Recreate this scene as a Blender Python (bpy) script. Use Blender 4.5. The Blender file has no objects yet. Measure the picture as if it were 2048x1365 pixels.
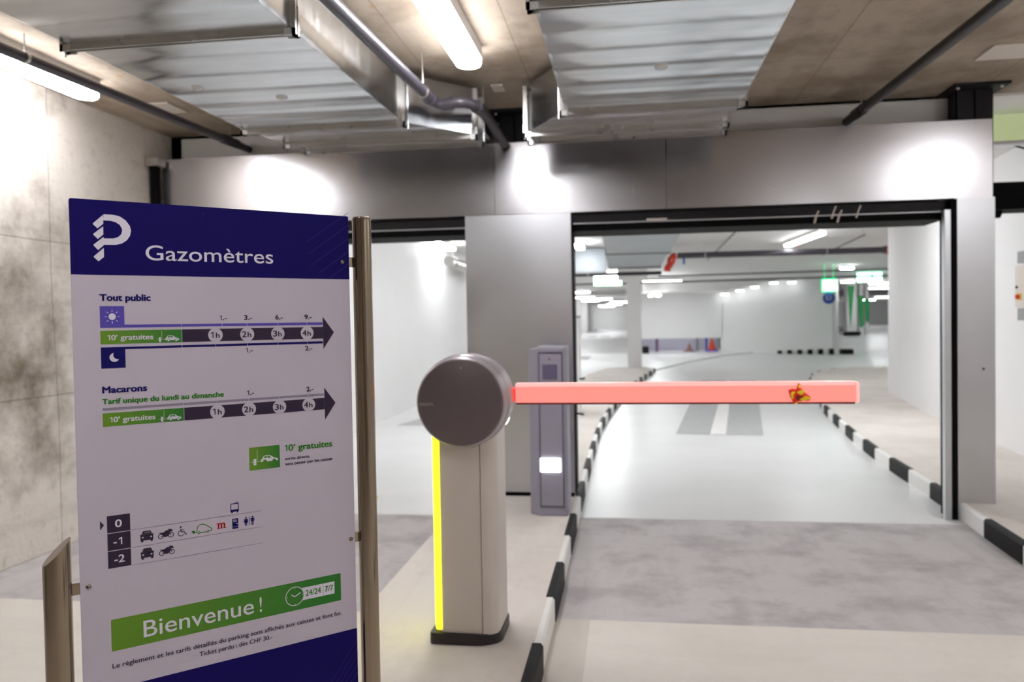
import bpy, math, random
from mathutils import Matrix, Vector
random.seed(7)
SC = bpy.context.scene
COL = SC.collection
PI = math.pi

# ------------------------------------------------------------------ camera
psi, th, roll = math.atan(232/1593), math.atan(37/1593), -.017
F = Vector((-math.sin(psi)*math.cos(th), math.cos(psi)*math.cos(th), -math.sin(th)))
r0 = Vector((math.cos(psi), math.sin(psi), 0)); u0 = r0.cross(F)
R = r0*math.cos(roll)+u0*math.sin(roll); U = u0*math.cos(roll)-r0*math.sin(roll)
cd = bpy.data.cameras.new('camera'); cam = bpy.data.objects.new('camera', cd); COL.objects.link(cam)
m = Matrix((R, U, -F)).transposed().to_4x4(); m.translation = (0, 0, 1.45); cam.matrix_world = m
cd.sensor_width = 36; cd.lens = 28.0; cd.clip_start = .05; cd.clip_end = 300
cd.dof.use_dof = True; cd.dof.focus_distance = 1.66; cd.dof.aperture_fstop = 4.0; cd.dof.aperture_blades = 0
SC.camera = cam
# ------------------------------------------------------------------ world, exposure
w = bpy.data.worlds.new('world'); SC.world = w; w.use_nodes = True
w.node_tree.nodes['Background'].inputs[0].default_value = (.8, .85, .9, 1)
w.node_tree.nodes['Background'].inputs[1].default_value = .15
vs = SC.view_settings; SC.display_settings.display_device = 'sRGB'
vs.view_transform = 'Standard'; vs.look = 'None'; vs.gamma = 1; vs.use_curve_mapping = False
vs.exposure = 0.0
NEAR_LAMP, FAR_LAMP = 38.0, 50.0

# ------------------------------------------------------------------ materials
MATS = {}
def srgb(c):
    return tuple(((x/255)/12.92 if x/255 <= .04045 else ((x/255+.055)/1.055)**2.4) for x in c)
def mat(name, rgb, rough=.6, metal=0, spec=.5, emit=None, es=0, noise=0, nscale=8, bump=0, bscale=60, stretch=None):
    if name in MATS: return MATS[name]
    M = bpy.data.materials.new(name); M.use_nodes = True; nt = M.node_tree; N = nt.nodes; L = nt.links
    b = N['Principled BSDF']; c = srgb(rgb)
    b.inputs['Base Color'].default_value = (*c, 1); b.inputs['Roughness'].default_value = rough
    b.inputs['Metallic'].default_value = metal; b.inputs['Specular IOR Level'].default_value = spec
    if emit is not None:
        b.inputs['Emission Color'].default_value = (*srgb(emit), 1); b.inputs['Emission Strength'].default_value = es
    if noise or bump:
        tc = N.new('ShaderNodeTexCoord'); mp = N.new('ShaderNodeMapping'); L.new(tc.outputs['Object'], mp.inputs[0])
        if stretch: mp.inputs['Scale'].default_value = stretch
    if noise:
        n = N.new('ShaderNodeTexNoise'); n.inputs['Scale'].default_value = nscale; n.inputs['Detail'].default_value = 6
        L.new(mp.outputs[0], n.inputs['Vector'])
        cr = N.new('ShaderNodeValToRGB'); cr.color_ramp.elements[0].position = .3; cr.color_ramp.elements[1].position = .7
        cr.color_ramp.elements[0].color = (*[x*(1-noise) for x in c], 1)
        cr.color_ramp.elements[1].color = (*[min(1, x*(1+noise)) for x in c], 1)
        L.new(n.outputs['Fac'], cr.inputs[0]); L.new(cr.outputs[0], b.inputs['Base Color'])
    if bump:
        n2 = N.new('ShaderNodeTexNoise'); n2.inputs['Scale'].default_value = bscale; n2.inputs['Detail'].default_value = 4
        L.new(mp.outputs[0], n2.inputs['Vector']); bp = N.new('ShaderNodeBump'); bp.inputs['Strength'].default_value = bump
        bp.inputs['Distance'].default_value = .01; L.new(n2.outputs['Fac'], bp.inputs['Height']); L.new(bp.outputs[0], b.inputs['Normal'])
    MATS[name] = M; return M

def concrete(name, base, stain, streak_dir, patch_scale=.8, amount=.75, joints=None, bump=.3, warm=None):
    """raw concrete: blotches of stain, streaks along one axis, fine grain, optional formwork joints"""
    M = bpy.data.materials.new(name); M.use_nodes = True; nt = M.node_tree; N = nt.nodes; L = nt.links
    b = N['Principled BSDF']; b.inputs['Roughness'].default_value = .8; b.inputs['Specular IOR Level'].default_value = .25
    tc = N.new('ShaderNodeTexCoord')
    def noise(scale, sc=(1, 1, 1), det=6, rough=.6):
        mp = N.new('ShaderNodeMapping'); mp.inputs['Scale'].default_value = sc; L.new(tc.outputs['Object'], mp.inputs[0])
        n = N.new('ShaderNodeTexNoise'); n.inputs['Scale'].default_value = scale; n.inputs['Detail'].default_value = det
        n.inputs['Roughness'].default_value = rough
        L.new(mp.outputs[0], n.inputs['Vector']); return n.outputs['Fac']
    def ramp(f, a, c):
        r = N.new('ShaderNodeMapRange'); r.inputs[1].default_value = a; r.inputs[2].default_value = c; L.new(f, r.inputs[0]); return r.outputs[0]
    def mixc(fac, A, B, k=None):
        x = N.new('ShaderNodeMix'); x.data_type = 'RGBA'
        if k is not None:
            mm = N.new('ShaderNodeMath'); mm.operation = 'MULTIPLY'; mm.inputs[1].default_value = k; L.new(fac, mm.inputs[0]); fac = mm.outputs[0]
        L.new(fac, x.inputs[0])
        if isinstance(A, tuple): x.inputs[6].default_value = A
        else: L.new(A, x.inputs[6])
        if isinstance(B, tuple): x.inputs[7].default_value = B
        else: L.new(B, x.inputs[7])
        return x.outputs[2]
    A = (*srgb(base), 1); B = (*srgb(stain), 1)
    c = mixc(ramp(noise(patch_scale, det=8, rough=.65), .47, .62), A, B, amount)
    s = tuple(.12 if i == streak_dir else 1 for i in range(3))
    c = mixc(ramp(noise(7, s), .5, .75), c, B, .35)
    c = mixc(ramp(noise(14, det=8), .55, .75), c, B, .3)
    if warm: c = mixc(ramp(noise(5.5, det=5), .66, .72), c, (*srgb(warm), 1), .6)
    if joints:
        sep = N.new('ShaderNodeSeparateXYZ'); L.new(tc.outputs['Object'], sep.inputs[0])
        for ax, per, wd, k in joints:
            mm = N.new('ShaderNodeMath'); mm.operation = 'PINGPONG'; mm.inputs[1].default_value = per/2; L.new(sep.outputs[ax], mm.inputs[0])
            lt = N.new('ShaderNodeMath'); lt.operation = 'LESS_THAN'; lt.inputs[1].default_value = wd; L.new(mm.outputs[0], lt.inputs[0])
            c = mixc(lt.outputs[0], c, tuple([x*.55 for x in B[:3]]+[1]), k)
    L.new(c, b.inputs['Base Color'])
    bp = N.new('ShaderNodeBump'); bp.inputs['Strength'].default_value = bump; bp.inputs['Distance'].default_value = .01
    L.new(noise(25, det=8), bp.inputs['Height']); L.new(bp.outputs[0], b.inputs['Normal'])
    MATS[name] = M; return M

def sheet(name, base, r0_, r1_, stretch, metal=1.0, bump=.0, det=5):
    """galvanised or brushed sheet: metallic with roughness and tint that vary along one axis"""
    M = bpy.data.materials.new(name); M.use_nodes = True; nt = M.node_tree; N = nt.nodes; L = nt.links
    b = N['Principled BSDF']; b.inputs['Metallic'].default_value = metal
    tc = N.new('ShaderNodeTexCoord'); mp = N.new('ShaderNodeMapping'); mp.inputs['Scale'].default_value = stretch; L.new(tc.outputs['Object'], mp.inputs[0])
    n = N.new('ShaderNodeTexNoise'); n.inputs['Scale'].default_value = 3; n.inputs['Detail'].default_value = det; L.new(mp.outputs[0], n.inputs['Vector'])
    mr = N.new('ShaderNodeMapRange'); mr.inputs[1].default_value = .3; mr.inputs[2].default_value = .7
    mr.inputs[3].default_value = r0_; mr.inputs[4].default_value = r1_; L.new(n.outputs['Fac'], mr.inputs[0]); L.new(mr.outputs[0], b.inputs['Roughness'])
    n2 = N.new('ShaderNodeTexNoise'); n2.inputs['Scale'].default_value = 1.6; n2.inputs['Detail'].default_value = 3; L.new(tc.outputs['Object'], n2.inputs['Vector'])
    cr = N.new('ShaderNodeValToRGB'); c = srgb(base)
    cr.color_ramp.elements[0].position = .35; cr.color_ramp.elements[0].color = (*[x*.93 for x in c], 1)
    cr.color_ramp.elements[1].position = .65; cr.color_ramp.elements[1].color = (*c, 1)
    L.new(n2.outputs['Fac'], cr.inputs[0]); L.new(cr.outputs[0], b.inputs['Base Color'])
    if bump:
        bp = N.new('ShaderNodeBump'); bp.inputs['Strength'].default_value = bump; bp.inputs['Distance'].default_value = .02
        L.new(n2.outputs['Fac'], bp.inputs['Height']); L.new(bp.outputs[0], b.inputs['Normal'])
    MATS[name] = M; return M

concrete('wall_concrete', (226, 218, 209), (112, 99, 84), 1, .62, .95, [(2, 1.02, .004, .5), (1, 2.4, .004, .5)], .5)
concrete('ceiling_concrete', (176, 162, 146), (128, 112, 96), 1, 1.3, .7, [(0, .62, .004, .45), (1, 2.6, .004, .35)], .3, (168, 132, 86))
concrete('floor_grey', (196, 191, 191), (158, 152, 153), 1, 2.2, .7, None, .1)
concrete('floor_beige', (224, 218, 210), (208, 200, 192), 0, .8, .5, None, .1)
concrete('floor_strip', (210, 203, 194), (196, 188, 180), 1, .8, .5, None, .1)
concrete('island_concrete', (222, 215, 208), (200, 191, 183), 1, 1.2, .5, None, .1)
mat('floor_paint', (222, 222, 221), .32, spec=.4, noise=.035, nscale=1.3, bump=.05, bscale=20)
mat('floor_paint_grey', (172, 173, 173), .5, noise=.08, nscale=9)
mat('white_paint', (238, 237, 236), .6, noise=.01, nscale=2)
mat('white_ceiling', (236, 234, 232), .7, noise=.015, nscale=1.5)
mat('grey_wall', (200, 200, 200), .7)
mat('lavender_wall', (196, 194, 208), .7)
sheet('steel_sheet', (192, 190, 193), .23, .27, (.5, .5, 1), det=1)
sheet('steel_column', (206, 207, 211), .3, .36, (1, 1, .5), det=1)
sheet('duct_sheet', (214, 217, 220), .16, .26, (1, 8, 1), bump=.08)
sheet('duct_frame', (200, 198, 194), .25, .4, (5, 5, 5))
mat('brushed_stainless', (146, 133, 116), .13, 1)
mat('bright_zinc', (235, 238, 240), .25, 1)
mat('black_steel', (26, 24, 26), .55, spec=.25)
mat('black_rubber', (8, 8, 8), .7, spec=.1)
mat('pipe_dark', (62, 58, 66), .35)
mat('pipe_black', (34, 30, 28), .4)
mat('aluminium', (205, 208, 212), .35, 1)
mat('kerb_white', (236, 234, 230), .45, noise=.03, nscale=6)
mat('kerb_black', (12, 11, 12), .6, spec=.2, noise=.3, nscale=9)
mat('sign_white', (184, 175, 188), .4, spec=.2)
mat('sign_blue', (20, 11, 84), .5, spec=.08)
mat('sign_blue_line', (52, 40, 118), .5, spec=.08)
mat('print_white', (208, 202, 216), .4)
mat('print_navy', (20, 16, 88), .5, spec=.1)
mat('print_violet', (84, 72, 160), .5, spec=.1)
mat('print_dark', (52, 42, 60), .5, spec=.1)
mat('print_grey', (134, 126, 142), .5, spec=.1)
mat('print_green_text', (36, 112, 22), .5, spec=.1)
mat('print_red', (160, 20, 24), .5, spec=.1)
mat('cabinet_beige', (206, 197, 189), .38, .2, noise=.01)
mat('cap_dark', (98, 86, 88), .45, .2, noise=.03, nscale=30)
mat('cap_rim', (168, 160, 164), .35, .3)
mat('plinth_black', (38, 32, 32), .5)
mat('kiosk_grey', (146, 143, 158), .45, .1)
mat('kiosk_light', (162, 160, 172), .45, .1)
mat('kiosk_screen', (96, 90, 118), .25)
mat('led_yellow', (225, 235, 60), .3, emit=(255, 252, 40), es=1.4)
mat('glow_white', (255, 255, 255), .3, emit=(255, 255, 255), es=6)
mat('led_red', (255, 120, 108), .35, emit=(255, 168, 158), es=.6)
mat('led_red_pale', (255, 170, 164), .35, emit=(255, 180, 174), es=.7)  # paler red for the boom's highlighted top and its end cap
mat('led_red_deep', (255, 60, 50), .35, emit=(255, 70, 62), es=.8)
mat('dark_red', (120, 14, 12), .5)
mat('lamp_near', (255, 255, 255), .4, emit=(252, 252, 255), es=NEAR_LAMP)
mat('lamp_far', (255, 255, 255), .4, emit=(250, 252, 255), es=FAR_LAMP)
mat('lamp_mid', (255, 255, 255), .4, emit=(250, 252, 255), es=16)
mat('lamp_short', (255, 255, 255), .4, emit=(250, 252, 255), es=7)
mat('lamp_body', (208, 204, 200), .5)
mat('plate_white', (222, 212, 202), .6)
mat('orange_red', (206, 58, 30), .4)
mat('signal_red', (200, 30, 24), .4)
mat('valve_blue', (40, 66, 200), .4)
mat('exit_glow', (120, 255, 190), .4, emit=(185, 255, 222), es=4.5)
sheet('duct_far', (176, 182, 186), .4, .5, (1, 4, 1))
mat('exit_green_glow', (10, 170, 90), .4, emit=(0, 220, 120), es=1.6)  # green halo of the lit signs put into glowing cases and rods
mat('sign_round_blue', (22, 74, 170), .4)
mat('exit_soft', (206, 220, 170), .4, emit=(196, 208, 158), es=.35)
mat('paint_green', (14, 156, 78), .5)
mat('leaf_red', (255, 56, 16), .5)
mat('leaf_yellow', (255, 226, 24), .5)
mat('leaf_maroon', (140, 10, 12), .5)
mat('purple_post', (120, 84, 128), .5)
mat('cone_brown', (150, 112, 104), .5)
mat('cone_orange', (240, 84, 40), .5)
mat('switch_yellow', (230, 190, 40), .5)
mat('panel_grey', (150, 150, 150), .5)

def grad_green(name, x0, x1):
    """printed green that runs from yellow-green to deep green across the board"""
    M = bpy.data.materials.new(name); M.use_nodes = True; nt = M.node_tree; N = nt.nodes; L = nt.links
    b = N['Principled BSDF']; b.inputs['Roughness'].default_value = .4
    tc = N.new('ShaderNodeTexCoord'); sp = N.new('ShaderNodeSeparateXYZ'); L.new(tc.outputs['Object'], sp.inputs[0])
    mr = N.new('ShaderNodeMapRange'); mr.inputs[1].default_value = x0; mr.inputs[2].default_value = x1; L.new(sp.outputs[0], mr.inputs[0])
    cr = N.new('ShaderNodeValToRGB'); cr.color_ramp.elements[0].color = (*srgb((92, 132, 4)), 1); cr.color_ramp.elements[1].color = (*srgb((16, 106, 8)), 1)
    L.new(mr.outputs[0], cr.inputs[0]); L.new(cr.outputs[0], b.inputs['Base Color']); MATS[name] = M
grad_green('print_green_bar', .046, .191); grad_green('print_green_icon', .318, .382); grad_green('print_green_banner', .0, .45)

# ------------------------------------------------------------------ helpers
WM = {}
class MB:
    def __init__(s): s.v = []; s.f = []; s.mi = []; s.sm = []; s.cur = 0
    def add(s, vs_, fs, smooth=False):
        o = len(s.v); s.v += [Vector(p) for p in vs_]
        for q in fs: s.f.append([o+i for i in q]); s.mi.append(s.cur); s.sm.append(smooth)
        return s
    def box(s, x0, x1, y0, y1, z0, z1):
        return s.add([(x0, y0, z0), (x1, y0, z0), (x1, y1, z0), (x0, y1, z0), (x0, y0, z1), (x1, y0, z1), (x1, y1, z1), (x0, y1, z1)],
                     [(0, 3, 2, 1), (4, 5, 6, 7), (0, 1, 5, 4), (1, 2, 6, 5), (2, 3, 7, 6), (3, 0, 4, 7)])
    def obox(s, c, sx, sy, sz, rz=0, tilt=None):
        o = MB().box(-sx/2, sx/2, -sy/2, sy/2, -sz/2, sz/2); Rm = Matrix.Rotation(rz, 3, 'Z')
        if tilt: Rm = Rm @ Matrix.Rotation(tilt[1], 3, tilt[0])
        return s.add([Rm @ p + Vector(c) for p in o.v], o.f)
    def prism(s, poly, a0, a1, axis=2, smooth=False):
        """extrude a 2-D outline along an axis (0: yz outline, 1: xz outline, 2: xy outline)"""
        n = len(poly)
        def P(p, a): return [(a, p[0], p[1]), (p[0], a, p[1]), (p[0], p[1], a)][axis]
        V = [P(p, a0) for p in poly]+[P(p, a1) for p in poly]
        s.add(V, [tuple(range(n-1, -1, -1)), tuple(range(n, 2*n))]); o = len(s.v)-2*n
        for i in range(n):
            j = (i+1) % n; s.f.append([o+i, o+j, o+n+j, o+n+i]); s.mi.append(s.cur); s.sm.append(smooth)
        return s
    def tube(s, pts, r, seg=14, caps=True):
        pts = [Vector(p) for p in pts]; rs = r if isinstance(r, (list, tuple)) else [r]*len(pts)
        V = []; Fc = []; up = None
        for i, p in enumerate(pts):
            d = (pts[min(i+1, len(pts)-1)]-pts[max(i-1, 0)]).normalized()
            if up is None:
                up = Vector((0, 0, 1)) if abs(d.z) < .9 else Vector((1, 0, 0))
            a = d.cross(up).normalized(); b = a.cross(d).normalized(); up = b
            V += [p+(a*math.cos(t)+b*math.sin(t))*rs[i] for t in [2*PI*k/seg for k in range(seg)]]
        for i in range(len(pts)-1):
            for k in range(seg): Fc.append((i*seg+k, i*seg+(k+1) % seg, (i+1)*seg+(k+1) % seg, (i+1)*seg+k))
        s.add(V, Fc, True)
        if caps:
            n = len(pts); s.add(V[:seg], [tuple(range(seg))]); s.add(V[(n-1)*seg:], [tuple(range(seg-1, -1, -1))])
        return s
    def lathe(s, prof, c, axis='y', seg=64):
        """prof: (radius, offset along the axis)"""
        V = []
        for rr, o in prof:
            for k in range(seg):
                t = 2*PI*k/seg; a, b = rr*math.cos(t), rr*math.sin(t)
                V.append(Vector(c)+(Vector((a, o, b)) if axis == 'y' else Vector((a, b, o))))
        Fc = [(i*seg+k, i*seg+(k+1) % seg, (i+1)*seg+(k+1) % seg, (i+1)*seg+k) for i in range(len(prof)-1) for k in range(seg)]
        return s.add(V, Fc, True)
    def build(s, name, material, parent=None, bevel=0, local=False, **props):
        me = bpy.data.meshes.new(name)
        vv = s.v
        if parent is not None and not local:
            inv = WM[parent.name].inverted(); vv = [inv @ p for p in s.v]
        me.from_pydata([tuple(p) for p in vv], [], s.f)
        for mm in (material if isinstance(material, list) else [material]): me.materials.append(MATS[mm])
        me.polygons.foreach_set('material_index', s.mi); me.polygons.foreach_set('use_smooth', s.sm); me.update()
        import bmesh
        bm = bmesh.new(); bm.from_mesh(me); bmesh.ops.recalc_face_normals(bm, faces=bm.faces) if len(s.f) > 3 and not s.__dict__.get('keep') else None
        bm.to_mesh(me); bm.free()
        o = bpy.data.objects.new(name, me); COL.objects.link(o)
        if parent is not None: o.parent = parent; WM[o.name] = WM[parent.name]
        else: WM[o.name] = Matrix()
        if bevel:
            md = o.modifiers.new('bevel', 'BEVEL'); md.width = bevel; md.segments = 3; md.limit_method = 'ANGLE'; md.harden_normals = False
        for k, v in props.items(): o[k] = v
        return o
def thing(name, label, cat, loc=(0, 0, 0), rz=0, group=None):
    o = bpy.data.objects.new(name, None); o.empty_display_size = .1; COL.objects.link(o)
    o.location = loc; o.rotation_euler = (0, 0, rz); WM[o.name] = Matrix.Translation(loc) @ Matrix.Rotation(rz, 4, 'Z')
    o['label'] = label; o['category'] = cat
    if group: o['group'] = group
    return o
def struct(mb, name, material, parent=None, label=None, bevel=0):
    o = mb.build(name, material, parent, bevel)
    if parent is None: o['kind'] = 'structure'
    if label: o['label'] = label
    return o
def dup(root, loc, rz, label):
    r = root.copy(); COL.objects.link(r); r.location = loc; r.rotation_euler = (0, 0, rz); r['label'] = label
    for ch in list(root.children):
        c = ch.copy(); COL.objects.link(c); c.parent = r
    return r
def B(*a): return MB().box(*a)

# ================================================================== STRUCTURE
CEIL = 3.05
# floor: painted white beyond the gate, bare concrete in front, set flush with hairline joints
fl = B(-3.9, 27, 5.86, 40, -.2, 0)
fl = struct(fl, 'floor', 'floor_paint', label='white painted garage floor beyond the gate')
f2 = struct(B(-3.9, 3.7, 3.845, 5.852, -.2, -.001), 'floor.001', 'floor_grey', label='mottled grey concrete band in front of the gate')
f3 = struct(B(-.2, 3.7, -4, 3.843, -.2, 0), 'floor.002', 'floor_beige', label='beige brushed concrete in the nearest part of the lane')
f3b = struct(B(-.4, -.2005, -4, 3.843, -.2, 0), 'floor.003', 'floor_strip', label='slightly darker concrete strip along the left kerb')
f3c = struct(B(-3.9, -.401, -4, 3.843, -.2, 0), 'floor.004', 'floor_beige', label='beige concrete floor of the left lane')
struct(B(-3.9, 3.7, 5.852, 5.86, -.2, -.006), 'trim_1', 'floor_strip')
# floor rises gently far away on both sides
struct(MB().prism([(35, -.1), (40, .6), (86, .6), (86, -.1)], -4, .5, 0), 'floor.005', 'floor_paint', label='far left floor rising in a gentle ramp')
struct(MB().prism([(35, -.1), (40, .6), (86, .6), (86, -.1)], 8.5, 27, 0), 'floor.006', 'floor_paint', label='far right floor rising in a gentle ramp')
# ceilings
struct(B(-4, 4.2, -4, 6.25, CEIL, CEIL+.25), 'ceiling', 'ceiling_concrete', label='raw board-marked concrete ceiling before the gate')
struct(B(-4, 27, 6.25, 86, 3.03, 3.28), 'ceiling.001', 'white_ceiling', label='white painted ceiling beyond the gate')
# soffit getting lower over the centre background
struct(MB().prism([(.6, 2.6), (4.05, 2.6), (6.0, 3.02), (6.0, 3.03), (.6, 3.03)], 33, 36, 1), 'trim_2', 'white_ceiling')
# walls
rough = MB()
ny, nz = 60, 20
V = []
for j in range(nz+1):
    for i in range(ny+1):
        y = -4+10.25*i/ny; z = -.05+3.15*j/nz
        bulge = .012*math.sin(y*3.1)*math.sin(z*2.3)+.006*math.sin(y*11+z*5)
        groove = .012 if (abs((z % 1.02)-.51) > .475) else 0
        V.append((-3.76+bulge-groove*.3-.02*(z/3), y, z))
rough.add(V, [(j*(ny+1)+i, j*(ny+1)+i+1, (j+1)*(ny+1)+i+1, (j+1)*(ny+1)+i) for j in range(nz) for i in range(ny)], True)
rough.box(-4.0, -3.80, -4, 6.25, -.1, 3.1)
struct(rough, 'wall_left', 'wall_concrete', label='raw stained concrete wall on the left')
struct(B(-3.9, -3.68, 6.25, 86, 0, 3.05), 'wall_left.001', 'white_paint', label='long white wall seen through the left opening')
struct(B(-4, 4.2, -4.2, -4, -.1, 3.2), 'wall_back', 'wall_concrete')
rp = [(3.62, -4), (3.63, 6.2), (3.67, 8.08), (3.71, 8.8), (3.9, 10.7), (4.2, 12.7), (4.53, 14.8), (4.75, 14.8), (4.75, -4)]
struct(MB().prism(rp, .0, 3.05), 'wall_right', 'white_paint', label='white wall bending away on the right')
struct(B(-4, .5, 85.5, 86, .6, 3.05), 'wall_far', 'white_paint'); struct(B(8.5, 27, 85.5, 86, .6, 3.05), 'wall_far.001', 'grey_wall')
struct(B(26.8, 27, 14, 86, 0, 3.05), 'wall_far_right', 'white_paint')
struct(B(4.75, 27, 14.6, 14.8, 0, 3.05), 'wall_far_right.001', 'white_paint')
# beam behind the steel fascia and high wall pieces
mat('beam_white', (250, 249, 247), .6)
struct(B(-3.8, 2.56, 6.25, 6.55, 2.55, CEIL), 'trim_3', 'beam_white', label='white painted concrete beam above the steel fascia')
# wall hanging over a low opening at the centre, side wall washed by lamps, recess behind
struct(B(.45, 4.1, 36, 36.25, .62, 2.6), 'wall_center', 'grey_wall' if 0 else 'white_paint', label='pale wall above a low opening in the background')
sw = MB().prism([(4.05, 36.1), (8.35, 34.4), (8.5, 34.6), (4.2, 36.4)], 0, 3.05)
struct(sw, 'wall_center.001', 'white_paint', label='white background wall washed by a row of lamps')
struct(B(8.35, 8.55, 34.5, 60, 0, 3.05), 'wall_center.002', 'white_paint')
struct(B(.4, 4.2, 38.6, 38.8, 0, 3.05), 'wall_center.003', 'lavender_wall')
struct(B(.4, .6, 36, 60, 0, 3.05), 'wall_center.004', 'white_paint')

# islands (raised kerbed slabs)
LK = [(-.39, 1.0), (-.388, 4), (-.392, 6), (-.396, 8), (-.39, 9.4), (-.382, 10.24), (-.342, 11.25), (-.27, 12.6), (-.17, 14), (-.03, 15.8), (.15, 17.6), (.404, 19.86), (.653, 21.64), (.72, 22.4)]
RK = [(2.26, 1.0), (2.262, 5), (2.325, 5.93), (2.372, 6.53), (2.42, 7.5), (2.45, 8.2), (2.583, 9.67), (2.73, 10.94), (2.913, 12.42), (3.25, 14.3), (3.62, 16.5), (3.9, 18), (4.3, 19.6), (4.8, 20.9), (5.4, 21.8), (6.2, 22.2), (8, 22.25)]
isl = MB().prism([(x-.01, y) for x, y in LK]+[(.5, 22.9), (.1, 23.0), (-.6, 22.6), (-1.0, 20), (-1.2, 15), (-1.235, 8), (-1.24, 4.6), (-1.23, 3), (-1.22, 1.0)], -.05, .12)
struct(isl, 'traffic_island', 'island_concrete', label='raised pale concrete island between the two lanes')
isr = MB().prism([(x+.01, y) for x, y in RK[:-1]]+[(8, 22.2), (8, 15.2), (4.6, 15.0), (4.56, 14.6), (4.0, 11.2), (3.76, 8.6), (3.66, 6), (3.64, 1.0)], -.05, .12)
struct(isr, 'traffic_island.001', 'island_concrete', label='raised pale concrete walkway along the right wall')

# kerbs: black and white blocks along the island edges
def kerb_mesh(color, black):
    k = MB(); h = .124 if black else .121; o = .004 if black else 0
    L_ = .5 if black else .498
    k.prism([(-.022-o, -.02), (-.022-o, h-.014), (-.012-o, h), (.012+o*2, h-.0005), (.012+o*2, -.02)], -L_, L_, 1)
    ob = k.build('kerb_block', color); return ob
kb, kw = kerb_mesh('kerb_black', True), kerb_mesh('kerb_white', False)
def path_at(P_, y):
    for (x0, y0), (x1, y1) in zip(P_, P_[1:]):
        if y0 <= y <= y1: return x0+(x1-x0)*(y-y0)/(y1-y0)
    return P_[-1][0]
def kerb(label, P_, marks, side):
    t = thing('kerb', label, 'kerb', (P_[0][0], P_[0][1], 0))
    for (ya, yb, blk) in marks:
        a, b = Vector((path_at(P_, ya), ya)), Vector((path_at(P_, yb), yb)); c = (a+b)/2; L_ = (b-a).length
        o = bpy.data.objects.new('kerb_block', (kb if blk else kw).data); COL.objects.link(o); o.parent = t
        ang = math.atan2((b-a).y, (b-a).x)-PI/2
        o.location = (c.x-P_[0][0], c.y-P_[0][1], 0)
        o.rotation_euler = (0, 0, ang if side > 0 else ang+PI); o.scale = (1, L_, 1)
    return t
def marks(y0, per, first_black, y1):
    out = []; y = y0; b = first_black
    while y < y1: out.append((y, min(y+per, y1), b)); y += per; b = not b
    return out
kerb('black and white striped kerb along the island between the lanes', LK, marks(1.56, .56, True, 22.3), -1)
kerb('black and white striped kerb along the right-hand walkway', RK[:15], marks(1.42, .587, True, 21.7), 1)
bpy.data.objects.remove(kb); bpy.data.objects.remove(kw)

# ================================================================== GATE
GX0, GX1 = -3.70, 2.53
t = thing('steel_fascia', 'long horizontal brushed steel fascia panel over both lane openings', 'fascia', (0, 6.02, 2.27))
for a, b in ((GX0, -.99), (-.987, .293), (.296, 2.53)):
    B(a, b, 6.0, 6.022, 2.27, 2.812).build('panel', 'steel_sheet', t)
for i, (xa, za, xb, zb) in enumerate([(.98, 2.43, 1.03, 2.39), (1.03, 2.39, 1.1, 2.375), (1.0, 2.36, 1.03, 2.362), (-.08, 2.62, -.06, 2.58), (.05, 2.45, .06, 2.38)]):
    MB().tube([(xa, 5.9995, za), ((xa+xb)/2, 5.9992, (za+zb)/2-.004), (xb, 5.9995, zb)], .0014, 5).build('scratch', 'bright_zinc', t)
B(GX0, 2.5, 6.03, 6.055, 2.262, 2.8).build('backing', 'black_steel', t)

# lane openings: dark header boxes with a light rail and hangers
for nm, (a, b), lab in (('gate_header', (-3.6, -1.225), 'black gate header with a pale rail above the left opening'), ('gate_header', (-.412, 2.25), 'black gate header with rails and straps above the right opening')):
    t = thing(nm, lab, 'gate', ((a+b)/2, 6.2, 2.13))
    B(a, b, 6.06, 6.1, 2.2, 2.262).build('cover', 'black_steel', t)
    B(a, b, 6.08, 6.5, 2.135, 2.18).build('beam', 'black_rubber', t)
    B(a, b, 6.2, 6.5, 2.18, 2.56).build('housing', 'black_steel', t)
    MB().tube([(a, 6.07, 2.192), (b, 6.07, 2.188)], .007, 8).build('rail', 'aluminium', t)
    if a > -1:
        B(.15, .3, 6.058, 6.066, 2.196, 2.21).build('clip', 'plate_white', t)
        for x, dz in ((1.37, 0), (1.53, 0), (1.49, .03), (1.66, .03)):
            MB().tube([(x+.012, 6.064, 2.222+dz), (x-.004, 6.064, 2.19+dz*.8), (x-.018, 6.066, 2.135+dz)], .007, 8).build('strap', 'plate_white', t)
t = thing('steel_column', 'wide steel-clad column between the two lane openings', 'column', (-.82, 6.2, .12))
B(-1.223, -.413, 6.005, 6.33, .152, 2.27).build('cladding', 'steel_column', t, bevel=.003)
B(-1.215, -.42, 6.02, 6.32, .12, .152).build('base', 'black_rubber', t)  # black block standing for the shade in the gap under the cladding
B(-.413, -.402, 6.03, 6.3, .15, 2.2).build('edge_seal', 'black_rubber', t)
MB().tube([(-.40, 6.15, .74), (-.37, 6.14, .735), (-.345, 6.1, .737)], .007, 8).build('handle', 'black_steel', t)
t = thing('steel_column', 'steel-clad column right of the right lane opening', 'column', (2.41, 6.1, 0))
B(2.292, 2.538, 5.985, 6.0, -.0, 2.268).build('cladding', 'steel_column', t)
B(2.292, 2.538, 6.0, 6.3, .0, 2.268).build('side_sheet', 'steel_column', t)
MB().lathe([(.0001, -.004), (.008, -.003), (.009, 0)], (2.46, 5.985, 1.07), seg=12).build('bolt', 'black_steel', t)
t = thing('gate_post', 'slim aluminium gate post beside a dark gap at the right opening', 'gate post', (2.24, 6.0, 0))
B(2.204, 2.247, 5.975, 6.03, 0, 2.19).build('post', 'aluminium', t, bevel=.003)
B(2.254, 2.291, 5.99, 6.2, 0, 2.262).build('gap_shade', 'black_rubber', t)  # black box with the shade of the gap put into its colour
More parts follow.
